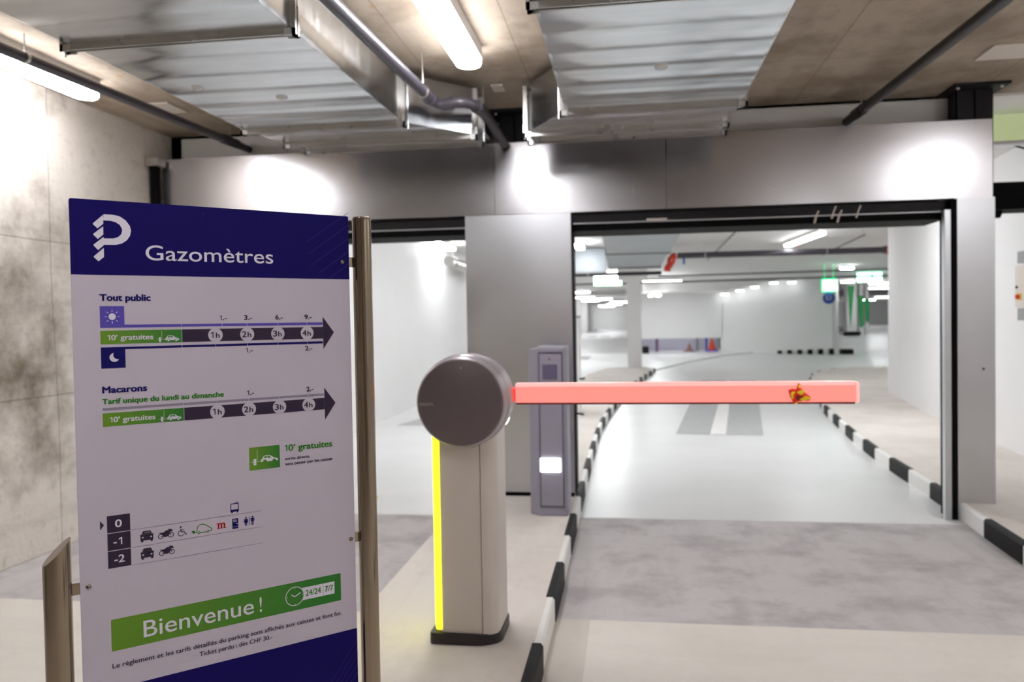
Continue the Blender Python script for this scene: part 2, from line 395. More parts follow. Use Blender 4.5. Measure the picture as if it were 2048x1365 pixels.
# black steel posts that carry the fascia up to the ceiling
def head_post(x0, x1, y0, z0, label, plate):
    t = thing('steel_post', label, 'post', ((x0+x1)/2, y0+.08, z0))
    q = MB(); q.box(x0, x1, y0, y0+.012, z0, CEIL-.02); q.box(x0, x1, y0+.13, y0+.142, z0, CEIL-.02); q.box((x0+x1)/2-.006, (x0+x1)/2+.006, y0, y0+.142, z0, CEIL-.02)
    q.box(x0, x0+.01, y0, y0+.14, z0, CEIL-.02)
    q.build('post', 'black_steel', t)
    B(x0-plate, x1+plate, y0-.14, y0+.2, CEIL-.02, CEIL).build('head_plate', 'black_steel', t, bevel=.003)
    for dx in (-.6, .6):
        MB().lathe([(.0001, -.012), (.012, -.012), (.012, 0)], ((x0+x1)/2+dx*(plate+(x1-x0)/2)*1.3, y0-.09, CEIL-.02), 'z', 8).build('bolt', 'duct_frame', t)
head_post(2.315, 2.56, 6.06, 2.2, 'black steel post with ceiling plate above the right column', .06)
head_post(-.955, -.72, 6.06, 2.55, 'black steel post above the fascia between the two ducts', .045)
t = thing('steel_post', 'thin black post where the fascia meets the stained concrete wall', 'post', (-3.73, 5.92, 0))
B(-3.755, -3.70, 5.9, 5.96, 0, 2.74).build('post', 'black_rubber', t)
B(-3.765, -3.66, 5.86, 5.97, 2.74, 2.80).build('bracket', 'duct_frame', t)

# ================================================================== DUCTS
def duct(label, xs, sections, flange_y, name='air_duct', top=3.0, ribs=True, far=False):
    """sections: (y0, y1, (x0,x1) at y0, (x0,x1) at y1, zbottom at y0, zbottom at y1)"""
    t = thing(name, label, 'duct', ((sections[0][2][0]+sections[0][2][1])/2, sections[0][0], top))
    for (y0, y1, a, b, z0, z1) in sections:
        n = max(4, int((y1-y0)/.02)) if ribs else 2
        k = MB(); V = []
        for i in range(n+1):
            f = i/n; y = y0+(y1-y0)*f; xa = a[0]+(b[0]-a[0])*f; xb = a[1]+(b[1]-a[1])*f; z = z0+(z1-z0)*f
            dz = (.0022*math.sin(2*PI*(y-y0)/.262)+.0007*math.sin(2*PI*(y-y0)/.131+1)) if ribs and 0 < i < n else 0
            V += [(xa, y, top), (xa, y, z), (xa+.015, y, z+dz), (xb-.015, y, z+dz), (xb, y, z), (xb, y, top)]
        Fc = []; sm = []
        for i in range(n):
            for j in range(5): Fc.append((i*6+j, i*6+j+1, (i+1)*6+j+1, (i+1)*6+j))
            Fc.append((i*6+5, i*6, (i+1)*6, (i+1)*6+5))
        k.add(V, Fc, False); k.add(V[:6], [tuple(range(6))]); k.add(V[-6:], [tuple(range(5, -1, -1))])
        for q in range(len(k.f)):
            if q < len(Fc) and q % 6 == 2: k.sm[q] = True
        k.build('duct_section', 'duct_far' if far else 'duct_sheet', t)
    for (y, x0, x1, z) in flange_y:
        k = MB()
        for dy in (-.018, .006):
            k.box(x0-.022, x1+.022, y+dy, y+dy+.010, z-.028, z+.004); k.box(x0-.026, x0+.0, y+dy, y+dy+.010, z-.028, top); k.box(x1, x1+.026, y+dy, y+dy+.010, z-.028, top)
        fl_ = k.build('flange', 'panel_grey' if far else 'duct_frame', t)
        if not far:
            for sx, x in ((1, x0-.026), (-1, x1+.026)):
                c = MB()
                for dy in (-.026, .018):
                    c.box(min(x, x+sx*.05), max(x, x+sx*.05), y+dy, y+dy+.006, z-.034, z-.004); c.box(min(x, x+sx*.016), max(x, x+sx*.016), y+dy, y+dy+.006, z-.034, z+.045)
                c.build('corner_bracket', 'bright_zinc', t)
    return t
zb = 2.70
tl = duct('wide galvanised air duct on the left under the ceiling', None,
     [(.2, 1.68, (-2.41, -1.38), (-2.41, -1.38), zb, zb), (1.68, 3.21, (-2.41, -1.38), (-2.41, -1.38), zb, zb), (3.21, 4.79, (-2.40, -1.375), (-2.39, -1.36), zb, zb), (4.79, 5.22, (-2.38, -1.36), (-2.30, -.985), zb, zb),
      (5.22, 5.44, (-2.28, -.99), (-2.25, -.985), zb, zb), (5.44, 6.2, (-2.23, -1.0), (-2.23, -1.0), 2.83, 2.83)],
     [(1.68, -2.41, -1.38, zb), (3.21, -2.41, -1.38, zb), (4.79, -2.38, -1.36, zb), (5.22, -2.29, -.99, zb), (5.44, -2.23, -.985, zb)])
tr = duct('galvanised air duct in the middle under the ceiling, ending over the fascia', None,
     [(.2, 1.68, (-.35, .67), (-.35, .67), zb, zb), (1.68, 3.2, (-.35, .67), (-.35, .67), zb, zb), (3.2, 4.75, (-.35, .67), (-.35, .67), zb, zb), (4.75, 5.24, (-.36, .67), (-.635, .635), zb, zb),
      (5.24, 5.46, (-.635, .64), (-.635, .64), zb, zb), (5.46, 6.2, (-.63, .64), (-.63, .64), 2.83, 2.83)],
     [(1.68, -.35, .67, zb), (3.13, -.35, .67, zb), (4.75, -.36, .67, zb), (5.24, -.635, .63, zb), (5.46, -.635, .64, zb)])
for t, pts in ((tl, [(-1.85, 4.15), (-2.2, 3.9)]), (tr, [(.18, 4.03)])):
    for x, y in pts: MB().lathe([(.0001, -.010), (.02, -.010), (.032, -.004), (.034, .004)], (x, y, zb), 'z', 16).build('plug', 'duct_frame', t)
for t, rods in ((tl, [(-1.33, 4.82, 2.66), (-.93, 5.25, 2.66), (-2.45, 3.24, 2.66)]), (tr, [(-.66, 5.27, 2.66), (-.39, 4.78, 2.66)])):
    for x, y, z in rods: MB().tube([(x, y, z), (x, y, CEIL)], .005, 6).build('hanger_rod', 'bright_zinc', t)
duct('pale galvanised air duct beyond the gate, right of the wide column', None,
     [(8.6, 14.4, (-.33, .72), (-.36, .76), 2.65, 2.65), (14.4, 18.3, (-.38, .74), (-.40, .74), 2.65, 2.65)], [(14.4, -.36, .74, 2.65), (18.3, -.40, .74, 2.65)], ribs=False, far=True)
duct('small duct box crossing behind the far end of the pale duct', None, [(17.2, 17.7, (-1.9, -.45), (-1.9, -.45), 2.5, 2.5)], [(17.2, -1.9, -.45, 2.5)], ribs=False, far=True)

# ================================================================== PIPES
def pipe(label, pts, r, mname, clamps=(), sockets=()):
    t = thing('pipe', label, 'pipe', pts[0])
    MB().tube(pts, r, 16).build('pipe_run', mname, t)
    for (c, top) in clamps:
        q = MB(); c = Vector(c); q.tube([c-Vector((0, .01, 0)), c+Vector((0, .01, 0))], r*1.1, 16) if abs(pts[-1][1]-pts[0][1]) > 1 else q.tube([c-Vector((.01, 0, 0)), c+Vector((.01, 0, 0))], r*1.1, 16)
        q.tube([c, (c.x, c.y, top-.002)], .004, 8); q.build('clamp', 'duct_frame', t)
    for a, b in sockets: MB().tube([a, b], r*1.22, 16).build('socket', mname, t)
    return t
pipe('dark pipe running beside the batten lamp along the stained wall', [(-3.22, -2, 2.92), (-3.20, 3.75, 2.92), (-3.08, 6.3, 2.92)], .03, 'pipe_dark', [((-3.09, 5.95, 2.92), CEIL), ((-3.19, 3.9, 2.92), CEIL)], [((-3.1, 5.85, 2.92), (-3.085, 6.05, 2.92))])
pipe('dark drain pipe with bends beside the left duct', [(-1.30, -2, 2.82), (-1.225, 3.24, 2.82), (-1.172, 4.66, 2.82), (-1.17, 4.80, 2.82), (-1.155, 4.86, 2.815), (-1.10, 4.885, 2.81), (-1.03, 4.87, 2.82), (-.975, 4.885, 2.82), (-.935, 4.95, 2.82), (-.915, 5.1, 2.82), (-.905, 5.4, 2.82), (-.90, 5.86, 2.80), (-.90, 5.95, 2.79)], .034, 'pipe_dark',
     [((-1.175, 4.6, 2.82), CEIL)], [((-1.171, 4.74, 2.82), (-1.17, 4.80, 2.82)), ((-.93, 4.98, 2.82), (-.92, 5.06, 2.82)), ((-1.12, 4.885, 2.812), (-1.06, 4.878, 2.816))])
pipe('black pipe running to the fascia on the right', [(1.78, -2, 2.9), (1.735, 4.0, 2.9), (1.625, 6.3, 2.9)], .032, 'pipe_black', [((1.65, 5.95, 2.9), CEIL), ((1.75, 1.0, 2.9), CEIL)], [((1.645, 5.9, 2.9), (1.635, 6.05, 2.9))])
pipe('thick dark pipe crossing under the far white ceiling', [(1.035, 16.9, 2.78), (5.13, 16.9, 2.78)], .062, 'pipe_dark', [((1.6, 16.9, 2.78), 3.03), ((4.0, 16.9, 2.78), 3.03)], [((5.08, 16.9, 2.78), (5.12, 16.9, 2.78))])
pipe('bright red pipe bend beside the pale far duct', [(1.015, 16.9, 2.78), (.96, 16.9, 2.77), (.925, 16.95, 2.72), (.915, 17.0, 2.66), (.89, 17.0, 2.6), (.84, 17.0, 2.54), (.83, 17.0, 2.47)], .07, 'orange_red', [((.925, 16.95, 2.72), 3.03)], [((.925, 16.95, 2.72), (.915, 17.0, 2.66))])
pipe('dark pipe continuing left behind the pale far duct', [(-1.4, 18.6, 2.53), (.78, 18.6, 2.53)], .045, 'pipe_dark', [((-.9, 18.6, 2.53), 3.03)])
pipe('thin red collar pipe stub at the right white wall', [(5.14, 16.9, 2.78), (5.28, 16.9, 2.78)], .09, 'signal_red', [((5.2, 16.9, 2.78), 3.03)])
pipe('thin dark sprinkler pipe across the background, upper one', [(.9, 23.6, 2.72), (7.9, 23.6, 2.77)], .022, 'pipe_dark', [((3.5, 23.6, 2.74), 3.03)])
pipe('thin dark sprinkler pipe across the background, lower one', [(-1.9, 27.6, 2.72), (9.2, 27.6, 2.78)], .03, 'pipe_dark', [((4.5, 27.6, 2.75), 3.03)])
pipe('slim conduit running away from the gate under the white ceiling', [(1.76, 12.2, 2.9), (1.95, 20, 2.9)], .016, 'pipe_dark', [((1.8, 13.5, 2.9), 3.03)])
pipe('short slim conduit near the right white wall', [(4.17, 14.9, 2.9), (4.49, 19.4, 2.9)], .016, 'pipe_dark', [((4.18, 15.0, 2.9), 3.03)])
t = thing('valve', 'small blue valve hanging under the thick far pipe', 'valve', (1.17, 17, 2.6))
MB().tube([(1.17, 16.9, 2.72), (1.17, 16.9, 2.60)], .02, 8).build('valve_body', 'valve_blue', t)
pipe('pale ribbed round duct high on the left opening wall', [(-3.3, 14.6, 2.62), (-3.3, 18.5, 2.62)], .1, 'duct_frame', [((-3.3, 15, 2.62), 3.03)])

# ================================================================== LAMPS
def capsule(q, L_, wd, z0, z1, seg=8):
    r = wd/2; pl = []
    for k in range(seg+1): a = PI*k/seg; pl.append((r*math.cos(a), L_/2-r+r*math.sin(a)))
    for k in range(seg+1): a = PI+PI*k/seg; pl.append((r*math.cos(a), -L_/2+r+r*math.sin(a)))
    q.prism(pl, z0, z1, 2, True)
def lamp(label, loc, rz=0, L_=1.5, wd=.145, m_='lamp_near', group=None):
    t = thing('ceiling_lamp', label, 'lamp', loc, 0, group); WM[t.name] = Matrix()
    q = MB(); q.box(-wd*.5, wd*.5, -L_/2+.03, L_/2-.03, -.030, .045); q.build('lamp_housing', 'lamp_body', t, local=True)
    q = MB(); capsule(q, L_, wd, -.062, -.030); capsule(q, L_-.02, wd*.94, -.074, -.062); q.build('diffuser', m_, t, local=True)
    t.rotation_euler = (0, 0, rz); return t
zl = CEIL-.045
lamp('bright batten lamp along the stained concrete wall', (-3.40, 4.0, zl))
lamp('bright batten lamp on the ceiling between the two ducts', (-.885, 3.86, zl), 0)
proto = lamp('batten lamp on the ceiling right of the black pipe', (3.1, 3.1, zl))
dup(proto, (-.885, .2, zl), 0, 'unseen batten lamp added behind the viewpoint between the ducts')  # this and the next: unseen lamps added for more light
dup(proto, (2.6, -.6, zl), 0, 'unseen batten lamp added behind the viewpoint on the right')
FA = (3.03-.045)
far = lamp('batten lamp on the white ceiling near the right wall, slanting', (3.34, 15.9, FA), .06, 2.4, .15, 'lamp_mid')
MB().tube([(3.46, 16.98, FA-.03), (3.46, 17.02, FA-.03)], .04, 10).build('end_cap', 'orange_red', None, label='small orange cap at the end of the slanting lamp', category='cap')
fx = lamp('batten lamp mounted crosswise left of the slanting far pipe bend', (1.2, 28, 2.83), PI/2, 1.3, .15, 'lamp_far')
def L2(label, x, y, rz, z=FA): return dup(fx, (x, y, z), rz, label)
L2('lamp just right of the wide steel column in the white hall', -.93, 15.9, 0).scale = (1, .7, 1)
L2('lamp pair member right of the white pillar head, outer one', 1.25, 33, 0, 2.5)
L2('lamp pair member right of the white pillar head, inner one', .95, 33, 0, 2.5)
L2('first lamp of the distant row left of the white pillar', -2.55, 41, PI/2)
L2('second lamp of the distant row left of the white pillar', -2.7, 50, PI/2)
L2('third lamp of the distant row left of the white pillar', -2.6, 58, PI/2)
L2('long crosswise lamp in the distance left of the white pillar', -1.7, 54.6, PI/2)
L2('farthest crosswise lamp left of the white pillar', -.7, 65, PI/2)
L2('lamp above the green exit sign, highest on the right', 6.65, 25.6, PI/2).scale = (1, .3, 1)
L2('lamp right beside the green exit sign', 9.25, 35.5, PI/2).scale = (1, .4, 1)
L2('distant lamp beside the white wall edge, upper', 11.3, 38.2, PI/2).scale = (1, .65, 1)
L2('distant lamp beside the white wall edge, middle', 13.2, 44.5, PI/2).scale = (1, .8, 1)
L2('distant lamp beside the white wall edge, lowest', 19.9, 66, PI/2)
L2('lamp high on the white wall in the left opening', -3.45, 15.0, 0)
for lab, x, y, rz in (('unseen lamp added behind the gate header over the right lane', 1.0, 8.6, 0), ('unseen lamp added behind the gate header over the left lane', -2.4, 9.0, 0), ('unseen lamp added behind the wide column over the island', -1.1, 12.0, 0), ('unseen lamp added behind the header near the right wall', 2.6, 10.4, 0),
        ('added lamp hidden beyond the wide column, nearer', -2.5, 20, 0), ('added lamp hidden beyond the wide column, farther', -3.1, 28, 0), ('added lamp hidden beyond the wide column, farthest', -3.3, 36, 0),
        ('added lamp hidden right of the white wall, nearest', 7.2, 17, 0), ('added lamp hidden right of the white wall, second', 9.2, 21, 0), ('added lamp hidden right of the white wall, third', 11.5, 27, 0), ('added lamp hidden right of the white wall, fourth', 14.5, 34, 0), ('added lamp hidden right of the white wall, fifth', 20, 50, 0),
        ('extra lamp added high in the far right bay before the grey wall', 21.5, 76, PI/2), ('extra lamp added high in the far left bay, near one', -2.2, 80, PI/2), ('extra lamp added high in the far left bay, middle one', -1.2, 73, PI/2), ('extra lamp added high in the far left bay, far one', -2.0, 83, PI/2), ('added lamp far right behind the white wall, first', 26, 74, 0), ('added lamp far right behind the white wall, second', 26, 80, 0), ('added lamp far right behind the white wall, third', 18, 82, PI/2), ('added lamp behind the washed wall, not in view', 5, 50, 0), ('lamp in the recess behind the low opening', 2.3, 37.6, PI/2)):
    L2(lab, x, y, rz)  # all but the recess lamp are added to brighten the far hall
for i, (x, y) in enumerate([(4.2, 35.7), (4.8, 35.45), (5.38, 35.2), (6.12, 34.9), (6.8, 34.65)]):
    z = min(2.985, 2.6+.42*max(0, (x-4.05))/1.95-.05)
    o = L2(['leftmost', 'second', 'middle', 'fourth', 'rightmost'][i]+' of five short lamps washing the background wall', x, y-.02, PI/2-.38, z)
    o.scale = (1.2, .24, 1.2)
    for c_ in o.children:
        if c_.name.startswith('diffuser'): c_.data = c_.data.copy(); c_.data.materials[0] = MATS['lamp_short']

# ================================================================== CEILING AND WALL FITTINGS
for lab, c, sx, sy in (('white square ceiling plate above the left pipe', (-3.29, 5.38), .2, .26), ('small white ceiling plate beside the centre black post', (-.85, 5.38), .08, .15), ('white ceiling plate at the top right corner', (2.42, 5.26), .5, .27)):
    t = thing('ceiling_plate', lab, 'plate', (c[0], c[1], CEIL))
    B(c[0]-sx/2, c[0]+sx/2, c[1]-sy/2, c[1]+sy/2, CEIL-.012, CEIL-.001).build('plate', 'plate_white', t, bevel=.003)
t = thing('exit_light', 'pale green lit box under the ceiling at the right edge', 'sign', (3.1, 6.75, 2.9))
B(2.83, 3.3, 6.7, 6.82, 2.80, 3.0).build('light_box', 'exit_soft', t, bevel=.006)
B(2.83, 3.3, 6.71, 6.81, 2.772, 2.798).build('tray', 'bright_zinc', t)
t = thing('roller_gate', 'thick black roller housing right of the fascia end', 'gate', (3.1, 7.3, 2.4))
B(2.75, 3.62, 7.2, 7.5, 2.325, 2.553).build('housing', 'black_rubber', t)
MB().tube([(2.75, 7.3, 2.32), (3.13, 7.3, 2.32)], .055, 16).build('drum', 'black_rubber', t)
pipe('thin black cable sagging at the right edge', [(3.0, 6.95, 2.87), (3.12, 6.97, 2.80), (3.28, 7.0, 2.76), (3.5, 7.0, 2.75)], .008, 'black_rubber')
t = thing('wall_control_panel', 'white control box with a red switch on the right wall', 'control panel', (3.67, 7.98, 1.7))
B(3.60, 3.69, 7.86, 8.09, 1.515, 1.9).build('case', 'plate_white', t, bevel=.006)
B(3.61, 3.69, 7.9, 8.06, 1.92, 2.03).build('upper_box', 'panel_grey', t)
B(3.61, 3.69, 7.9, 8.06, 1.39, 1.505).build('lower_box', 'panel_grey', t)
B(3.592, 3.6, 7.96, 8.04, 1.58, 1.64).build('switch_plate', 'switch_yellow', t)
MB().tube([(3.592, 8.0, 1.61), (3.57, 8.0, 1.61)], .022, 14).build('switch_knob', 'signal_red', t)
MB().tube([(3.6, 8.04, 1.70), (3.588, 8.04, 1.70)], .012, 12).build('button', 'print_dark', t)

# ================================================================== PARKING BARRIER
t = thing('parking_barrier', 'parking barrier with round dark head, yellow light strip and glowing red boom', 'barrier', (-.70, 3.35, .12))
def rounded(pts, r, seg=6):
    out = []; n = len(pts)
    for i in range(n):
        p0, p, p1 = Vector(pts[i-1]), Vector(pts[i]), Vector(pts[(i+1) % n]); rr = r[i]
        if rr == 0: out.append(tuple(p)); continue
        a = (p0-p).normalized(); b = (p1-p).normalized(); A = p+a*rr; Bq = p+b*rr
        for k in range(seg+1):
            f = k/seg; out.append(tuple((1-f)**2*A+2*f*(1-f)*p+f*f*Bq))
    return out
MB().prism([(-.778, 3.205), (-.61, 3.200), (-.61, 3.42), (-.80, 3.42), (-.80, 3.23)], .165, 1.02).build('front_panel', 'cabinet_beige', t)
MB().prism(rounded([(-.607, 3.2005), (-.543, 3.205), (-.538, 3.45), (-.607, 3.45)], [0, .055, .03, 0], 8), .165, 1.02, 2, False).build('side_cover', 'cabinet_beige', t)
strip = []
for k in range(9):
    a = PI*(.5+k/8); strip.append((-.788+.034*math.cos(a)*1.0, 3.225+.033*math.sin(a)*-1))
MB().prism([(-.780, 3.198)]+[(-.804-.026*math.sin(PI*k/6*.9), 3.2+.035*k) for k in range(7)]+[(-.780, 3.42)], .178, 1.0, 2, True).build('light_strip', 'led_yellow', t, bevel=.004)
MB().prism(rounded([(-.832, 3.19), (-.61, 3.185), (-.533, 3.235), (-.533, 3.46), (-.832, 3.46)], [.02, .04, .04, .03, .03], 5), .12, .167).build('plinth', 'plinth_black', t, bevel=.004)
hc = (-.662, 3.08, 1.136)
MB().lathe([(.174, .012), (.180, .02), (.1825, .035), (.183, .05)], hc, seg=80).build('cap_rim', 'cap_rim', t)
MB().lathe([(.0001, 0), (.165, 0), (.171, .003), (.174, .012)], hc, seg=80).build('cap', 'cap_dark', t)
MB().lathe([(.181, .05), (.181, .054), (.187, .056), (.191, .11), (.190, .18), (.183, .25), (.165, .31), (.13, .34), (.0001, .35)], hc, seg=80).build('head_housing', 'cap_rim', t)
MB().lathe([(.0001, -.001), (.0022, -.001), (.0022, .001)], (-.655, 3.08, 1.274), seg=12).build('indicator_dot', 'print_white', t)
# oval white glowing spot low on the head
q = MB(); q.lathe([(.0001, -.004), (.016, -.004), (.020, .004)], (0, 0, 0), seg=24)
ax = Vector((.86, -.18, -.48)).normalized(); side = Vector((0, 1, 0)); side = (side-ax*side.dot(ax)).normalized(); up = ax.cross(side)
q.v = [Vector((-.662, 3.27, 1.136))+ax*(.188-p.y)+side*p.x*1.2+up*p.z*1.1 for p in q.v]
q.build('white_glow_spot', 'glow_white', t)
# boom
bm_ = MB(); bm_.prism([(3.25, 1.118), (3.25, 1.184), (3.256, 1.196), (3.304, 1.196), (3.31, 1.184), (3.31, 1.118)], -.462, .875, 0)
boom = bm_.build('boom', 'led_red', t)
MB().prism([(3.2485, 1.184), (3.255, 1.1975), (3.305, 1.1975), (3.3115, 1.184), (3.304, 1.1965), (3.256, 1.1965)], -.462, .872, 0).build('boom_top_highlight', 'led_red_pale', t)  # paler strip: light from above put into the colour
B(-.46, .87, 3.249, 3.311, 1.111, 1.118).build('boom_bottom_edge', 'dark_red', t)  # darker red strip along the bottom edge
MB().prism([(3.252, 1.116), (3.252, 1.186), (3.258, 1.196), (3.302, 1.196), (3.308, 1.186), (3.308, 1.116)], .872, .889, 0).build('boom_end_cap', 'led_red_pale', t, bevel=.006)
B(-.52, -.462, 3.262, 3.30, 1.122, 1.178).build('boom_holder', 'led_red_deep', t, bevel=.005)

# crumpled paper leaf stuck on the boom
t = thing('paper_leaf', 'small crumpled red and yellow paper leaf stuck on the red boom', 'decoration', (.66, 3.245, 1.15))
def flake(pts, y, m_, nm):
    q = MB(); n = len(pts); cx = sum(p[0] for p in pts)/n; cz = sum(p[1] for p in pts)/n
    V = [(cx, y-.006, cz)]+[(p[0], y+.002*((i % 2)*2-1), p[1]) for i, p in enumerate(pts)]+[(p[0], y+.006, p[1]) for p in pts]
    Fc = [(0, 1+i, 1+(i+1) % n) for i in range(n)]+[(1+i, 1+n+i, 1+n+(i+1) % n, 1+(i+1) % n) for i in range(n)]
    q.add(V, Fc); return q.build(nm, m_, t)
def lp(px, py): return (.618+(px-1575)*.00193, 1.1925-(py-767)*.00197)
def cz(pts): return [lp(1550+x/10.24, 730+y/10.24) for x, y in pts]
flake(cz([(270, 520), (340, 490), (430, 500), (470, 370), (510, 400), (520, 480), (590, 560), (730, 670), (690, 730), (480, 745), (380, 800), (350, 740), (300, 650)]), 3.243, 'leaf_red', 'red_fold')
flake(cz([(440, 570), (450, 540), (560, 500), (590, 555), (520, 620)]), 3.238, 'leaf_yellow', 'yellow_fold')
flake(cz([(310, 580), (350, 540), (405, 545), (370, 610), (355, 700), (320, 690)]), 3.238, 'leaf_yellow', 'yellow_fold')
flake(cz([(485, 700), (620, 630), (715, 670), (690, 705), (540, 735)]), 3.238, 'leaf_yellow', 'yellow_fold')
flake(cz([(420, 620), (480, 610), (560, 625), (470, 730), (420, 720)]), 3.239, 'leaf_maroon', 'maroon_fold')
flake(cz([(460, 470), (485, 375), (515, 470)]), 3.239, 'leaf_yellow', 'yellow_fold')
flake(cz([(395, 800), (420, 755), (450, 765), (440, 800)]), 3.239, 'leaf_yellow', 'yellow_fold')

# ================================================================== TICKET KIOSK
t = thing('ticket_kiosk', 'grey ticket kiosk with a lit panel standing before the wide steel column', 'ticket machine', (-.54, 5.55, .12))
MB().prism([(-.598, 5.40), (-.415, 5.40), (-.40, 5.415), (-.40, 5.70), (-.665, 5.70), (-.665, 5.46)], .12, 1.262).build('body', 'kiosk_grey', t, bevel=.008)
MB().prism([(-.6, 5.398), (-.41, 5.398), (-.395, 5.415), (-.395, 5.7), (-.6, 5.7)], 1.255, 1.283).build('top_cap', 'kiosk_light', t, bevel=.008)
B(-.585, -.43, 5.394, 5.40, .19, 1.235).build('front_plate', 'kiosk_grey', t, bevel=.002)
q = MB(); q.box(-.588, -.583, 5.392, 5.398, .19, 1.24); q.box(-.43, -.426, 5.392, 5.398, .19, 1.24); q.box(-.588, -.426, 5.39, 5.398, 1.236, 1.242); q.box(-.588, -.426, 5.392, 5.397, .186, .19)
q.build('plate_joint', 'print_dark', t)
B(-.562, -.462, 5.386, 5.394, 1.058, 1.16).build('screen', 'kiosk_screen', t, bevel=.004)
B(-.582, -.44, 5.388, 5.394, 1.005, 1.035).build('slot_strip', 'kiosk_light', t)
MB().lathe([(.0001, -.002), (.01, -.002), (.01, .001)], (-.515, 5.393, 1.195), seg=12).build('call_button', 'cone_brown', t)
B(-.585, -.447, 5.38, 5.394, .425, .52).build('lit_panel', 'glow_white', t, bevel=.006)

bpy.data.objects['ticket_kiosk'].location.x -= .018

# ================================================================== INFORMATION SIGN (local frame: x along the board, -y towards the viewer)
a_s = math.atan2(.6836491, .72981087)
SO = Vector((-1.01813, 1.34336, 0)); TOPZ = 1.694
t = thing('information_sign', 'tall white and blue parking tariff sign between two stainless steel posts', 'sign', tuple(SO), a_s)
Sg = t
def L3(u, v, y=0): return (u/1000, y, TOPZ-v/1000)
PB = 1195
board = MB()
pl = rounded([(0, TOPZ), (.55, TOPZ), (.55, TOPZ-PB/1000), (0, TOPZ-PB/1000)], [.004]*4, 4)
board.prism(pl, 0, .004, 1)
panel = board.build('panel', 'sign_white', t, local=True)
DY = -.0004
LAYER = [0]
def poly(q, pts, lay=1):
    y = -.0003*lay; n = len(pts)
    q.prism([(u/1000, TOPZ-v/1000) for u, v in pts], y, y+.0002, 1); return q
def rect(q, u0_, v0, u1, v1, lay=1): return poly(q, [(u0_, v0), (u1, v0), (u1, v1), (u0_, v1)], lay)
def circ(q, u, v, r, lay=2, seg=28, rv=None): return poly(q, [(u+r*math.cos(2*PI*k/seg), v+(rv or r)*math.sin(2*PI*k/seg)) for k in range(seg)], lay)
def line(q, u0_, v0, u1, v1, wd, lay=2):
    d = Vector((u1-u0_, v1-v0)).normalized(); n = Vector((-d.y, d.x))*wd/2
    return poly(q, [(u0_+n.x, v0+n.y), (u1+n.x, v1+n.y), (u1-n.x, v1-n.y), (u0_-n.x, v0-n.y)], lay)
def ring(q, u, v, r, wd, lay=2, seg=24, a0=0, a1=2*PI):
    for k in range(seg):
        t0, t1 = a0+(a1-a0)*k/seg, a0+(a1-a0)*(k+1)/seg
        poly(q, [(u+(r-wd/2)*math.cos(t0), v+(r-wd/2)*math.sin(t0)), (u+(r+wd/2)*math.cos(t0), v+(r+wd/2)*math.sin(t0)), (u+(r+wd/2)*math.cos(t1), v+(r+wd/2)*math.sin(t1)), (u+(r-wd/2)*math.cos(t1), v+(r-wd/2)*math.sin(t1))], lay)
    return q
def put(q, name, m_, par=None): return q.build(name, m_, par or panel, local=True)
def thick(pts, wd, q, lay=2):
    for (a, b) in zip(pts, pts[1:]): line(q, *a, *b, wd, lay)
    for p in pts[1:-1]: circ(q, p[0], p[1], wd/2, lay, 10)
    return q
def text(s_, u, v, width, cap, m_, weight=0, lay=2, name='lettering', extra=1.0):
    """text with its baseline at v, left at u, exact width, capital height cap (mm)"""
    cu = bpy.data.curves.new('lettering', 'FONT'); cu.size = 1; cu.body = 'H'; cu.resolution_u = 6; cu.offset = 0
    o = bpy.data.objects.new('tmp', cu); COL.objects.link(o); bpy.context.view_layer.update()
    hH = max(v_.co.y for v_ in bpy.data.meshes.new_from_object(o).vertices)
    cu.body = s_; bpy.context.view_layer.update()
    me = bpy.data.meshes.new_from_object(o); bpy.data.objects.remove(o)
    xs = [p.co.x for p in me.vertices]; x0, x1 = min(xs), max(xs)
    sx = width/1000/(x1-x0); sy = cap/1000/hH
    y = -.0003*lay
    Vv = [((p.co.x-x0)*sx+u/1000, y, p.co.y*sy+TOPZ-v/1000) for p in me.vertices]; Ff = [tuple(p.vertices) for p in me.polygons]
    if weight:
        wv = weight*cap/1000; V2 = []; F2 = []
        for dx, dz in ((-wv, 0), (wv, 0), (0, wv*.6), (0, -wv*.6), (wv*.7, wv*.45), (-wv*.7, -wv*.45), (wv*.7, -wv*.45), (-wv*.7, wv*.45)):
            o_ = len(V2); V2 += [(a+dx, b-o_/max(1, len(Vv))*1.2e-5, c+dz) for a, b, c in Vv]; F2 += [tuple(i+o_ for i in q_) for q_ in Ff]
        Vv, Ff = V2, F2
    me = bpy.data.meshes.new(name); me.from_pydata(Vv, [], Ff)
    me.materials.append(MATS[m_])
    ob = bpy.data.objects.new(name, me); COL.objects.link(ob); ob.parent = panel; return ob
def one(u, v, h, m_, wt=.17, lay=2):
    q = MB(); w_ = h*wt
    poly(q, [(u+h*.30, v-h), (u+h*.30+w_, v-h), (u+h*.30+w_, v), (u+h*.30, v)], lay); poly(q, [(u+h*.30, v-h), (u+h*.30+w_*.4, v-h*.86), (u+h*.05, v-h*.70), (u, v-h*.82)], lay)
    return put(q, 'lettering', m_)
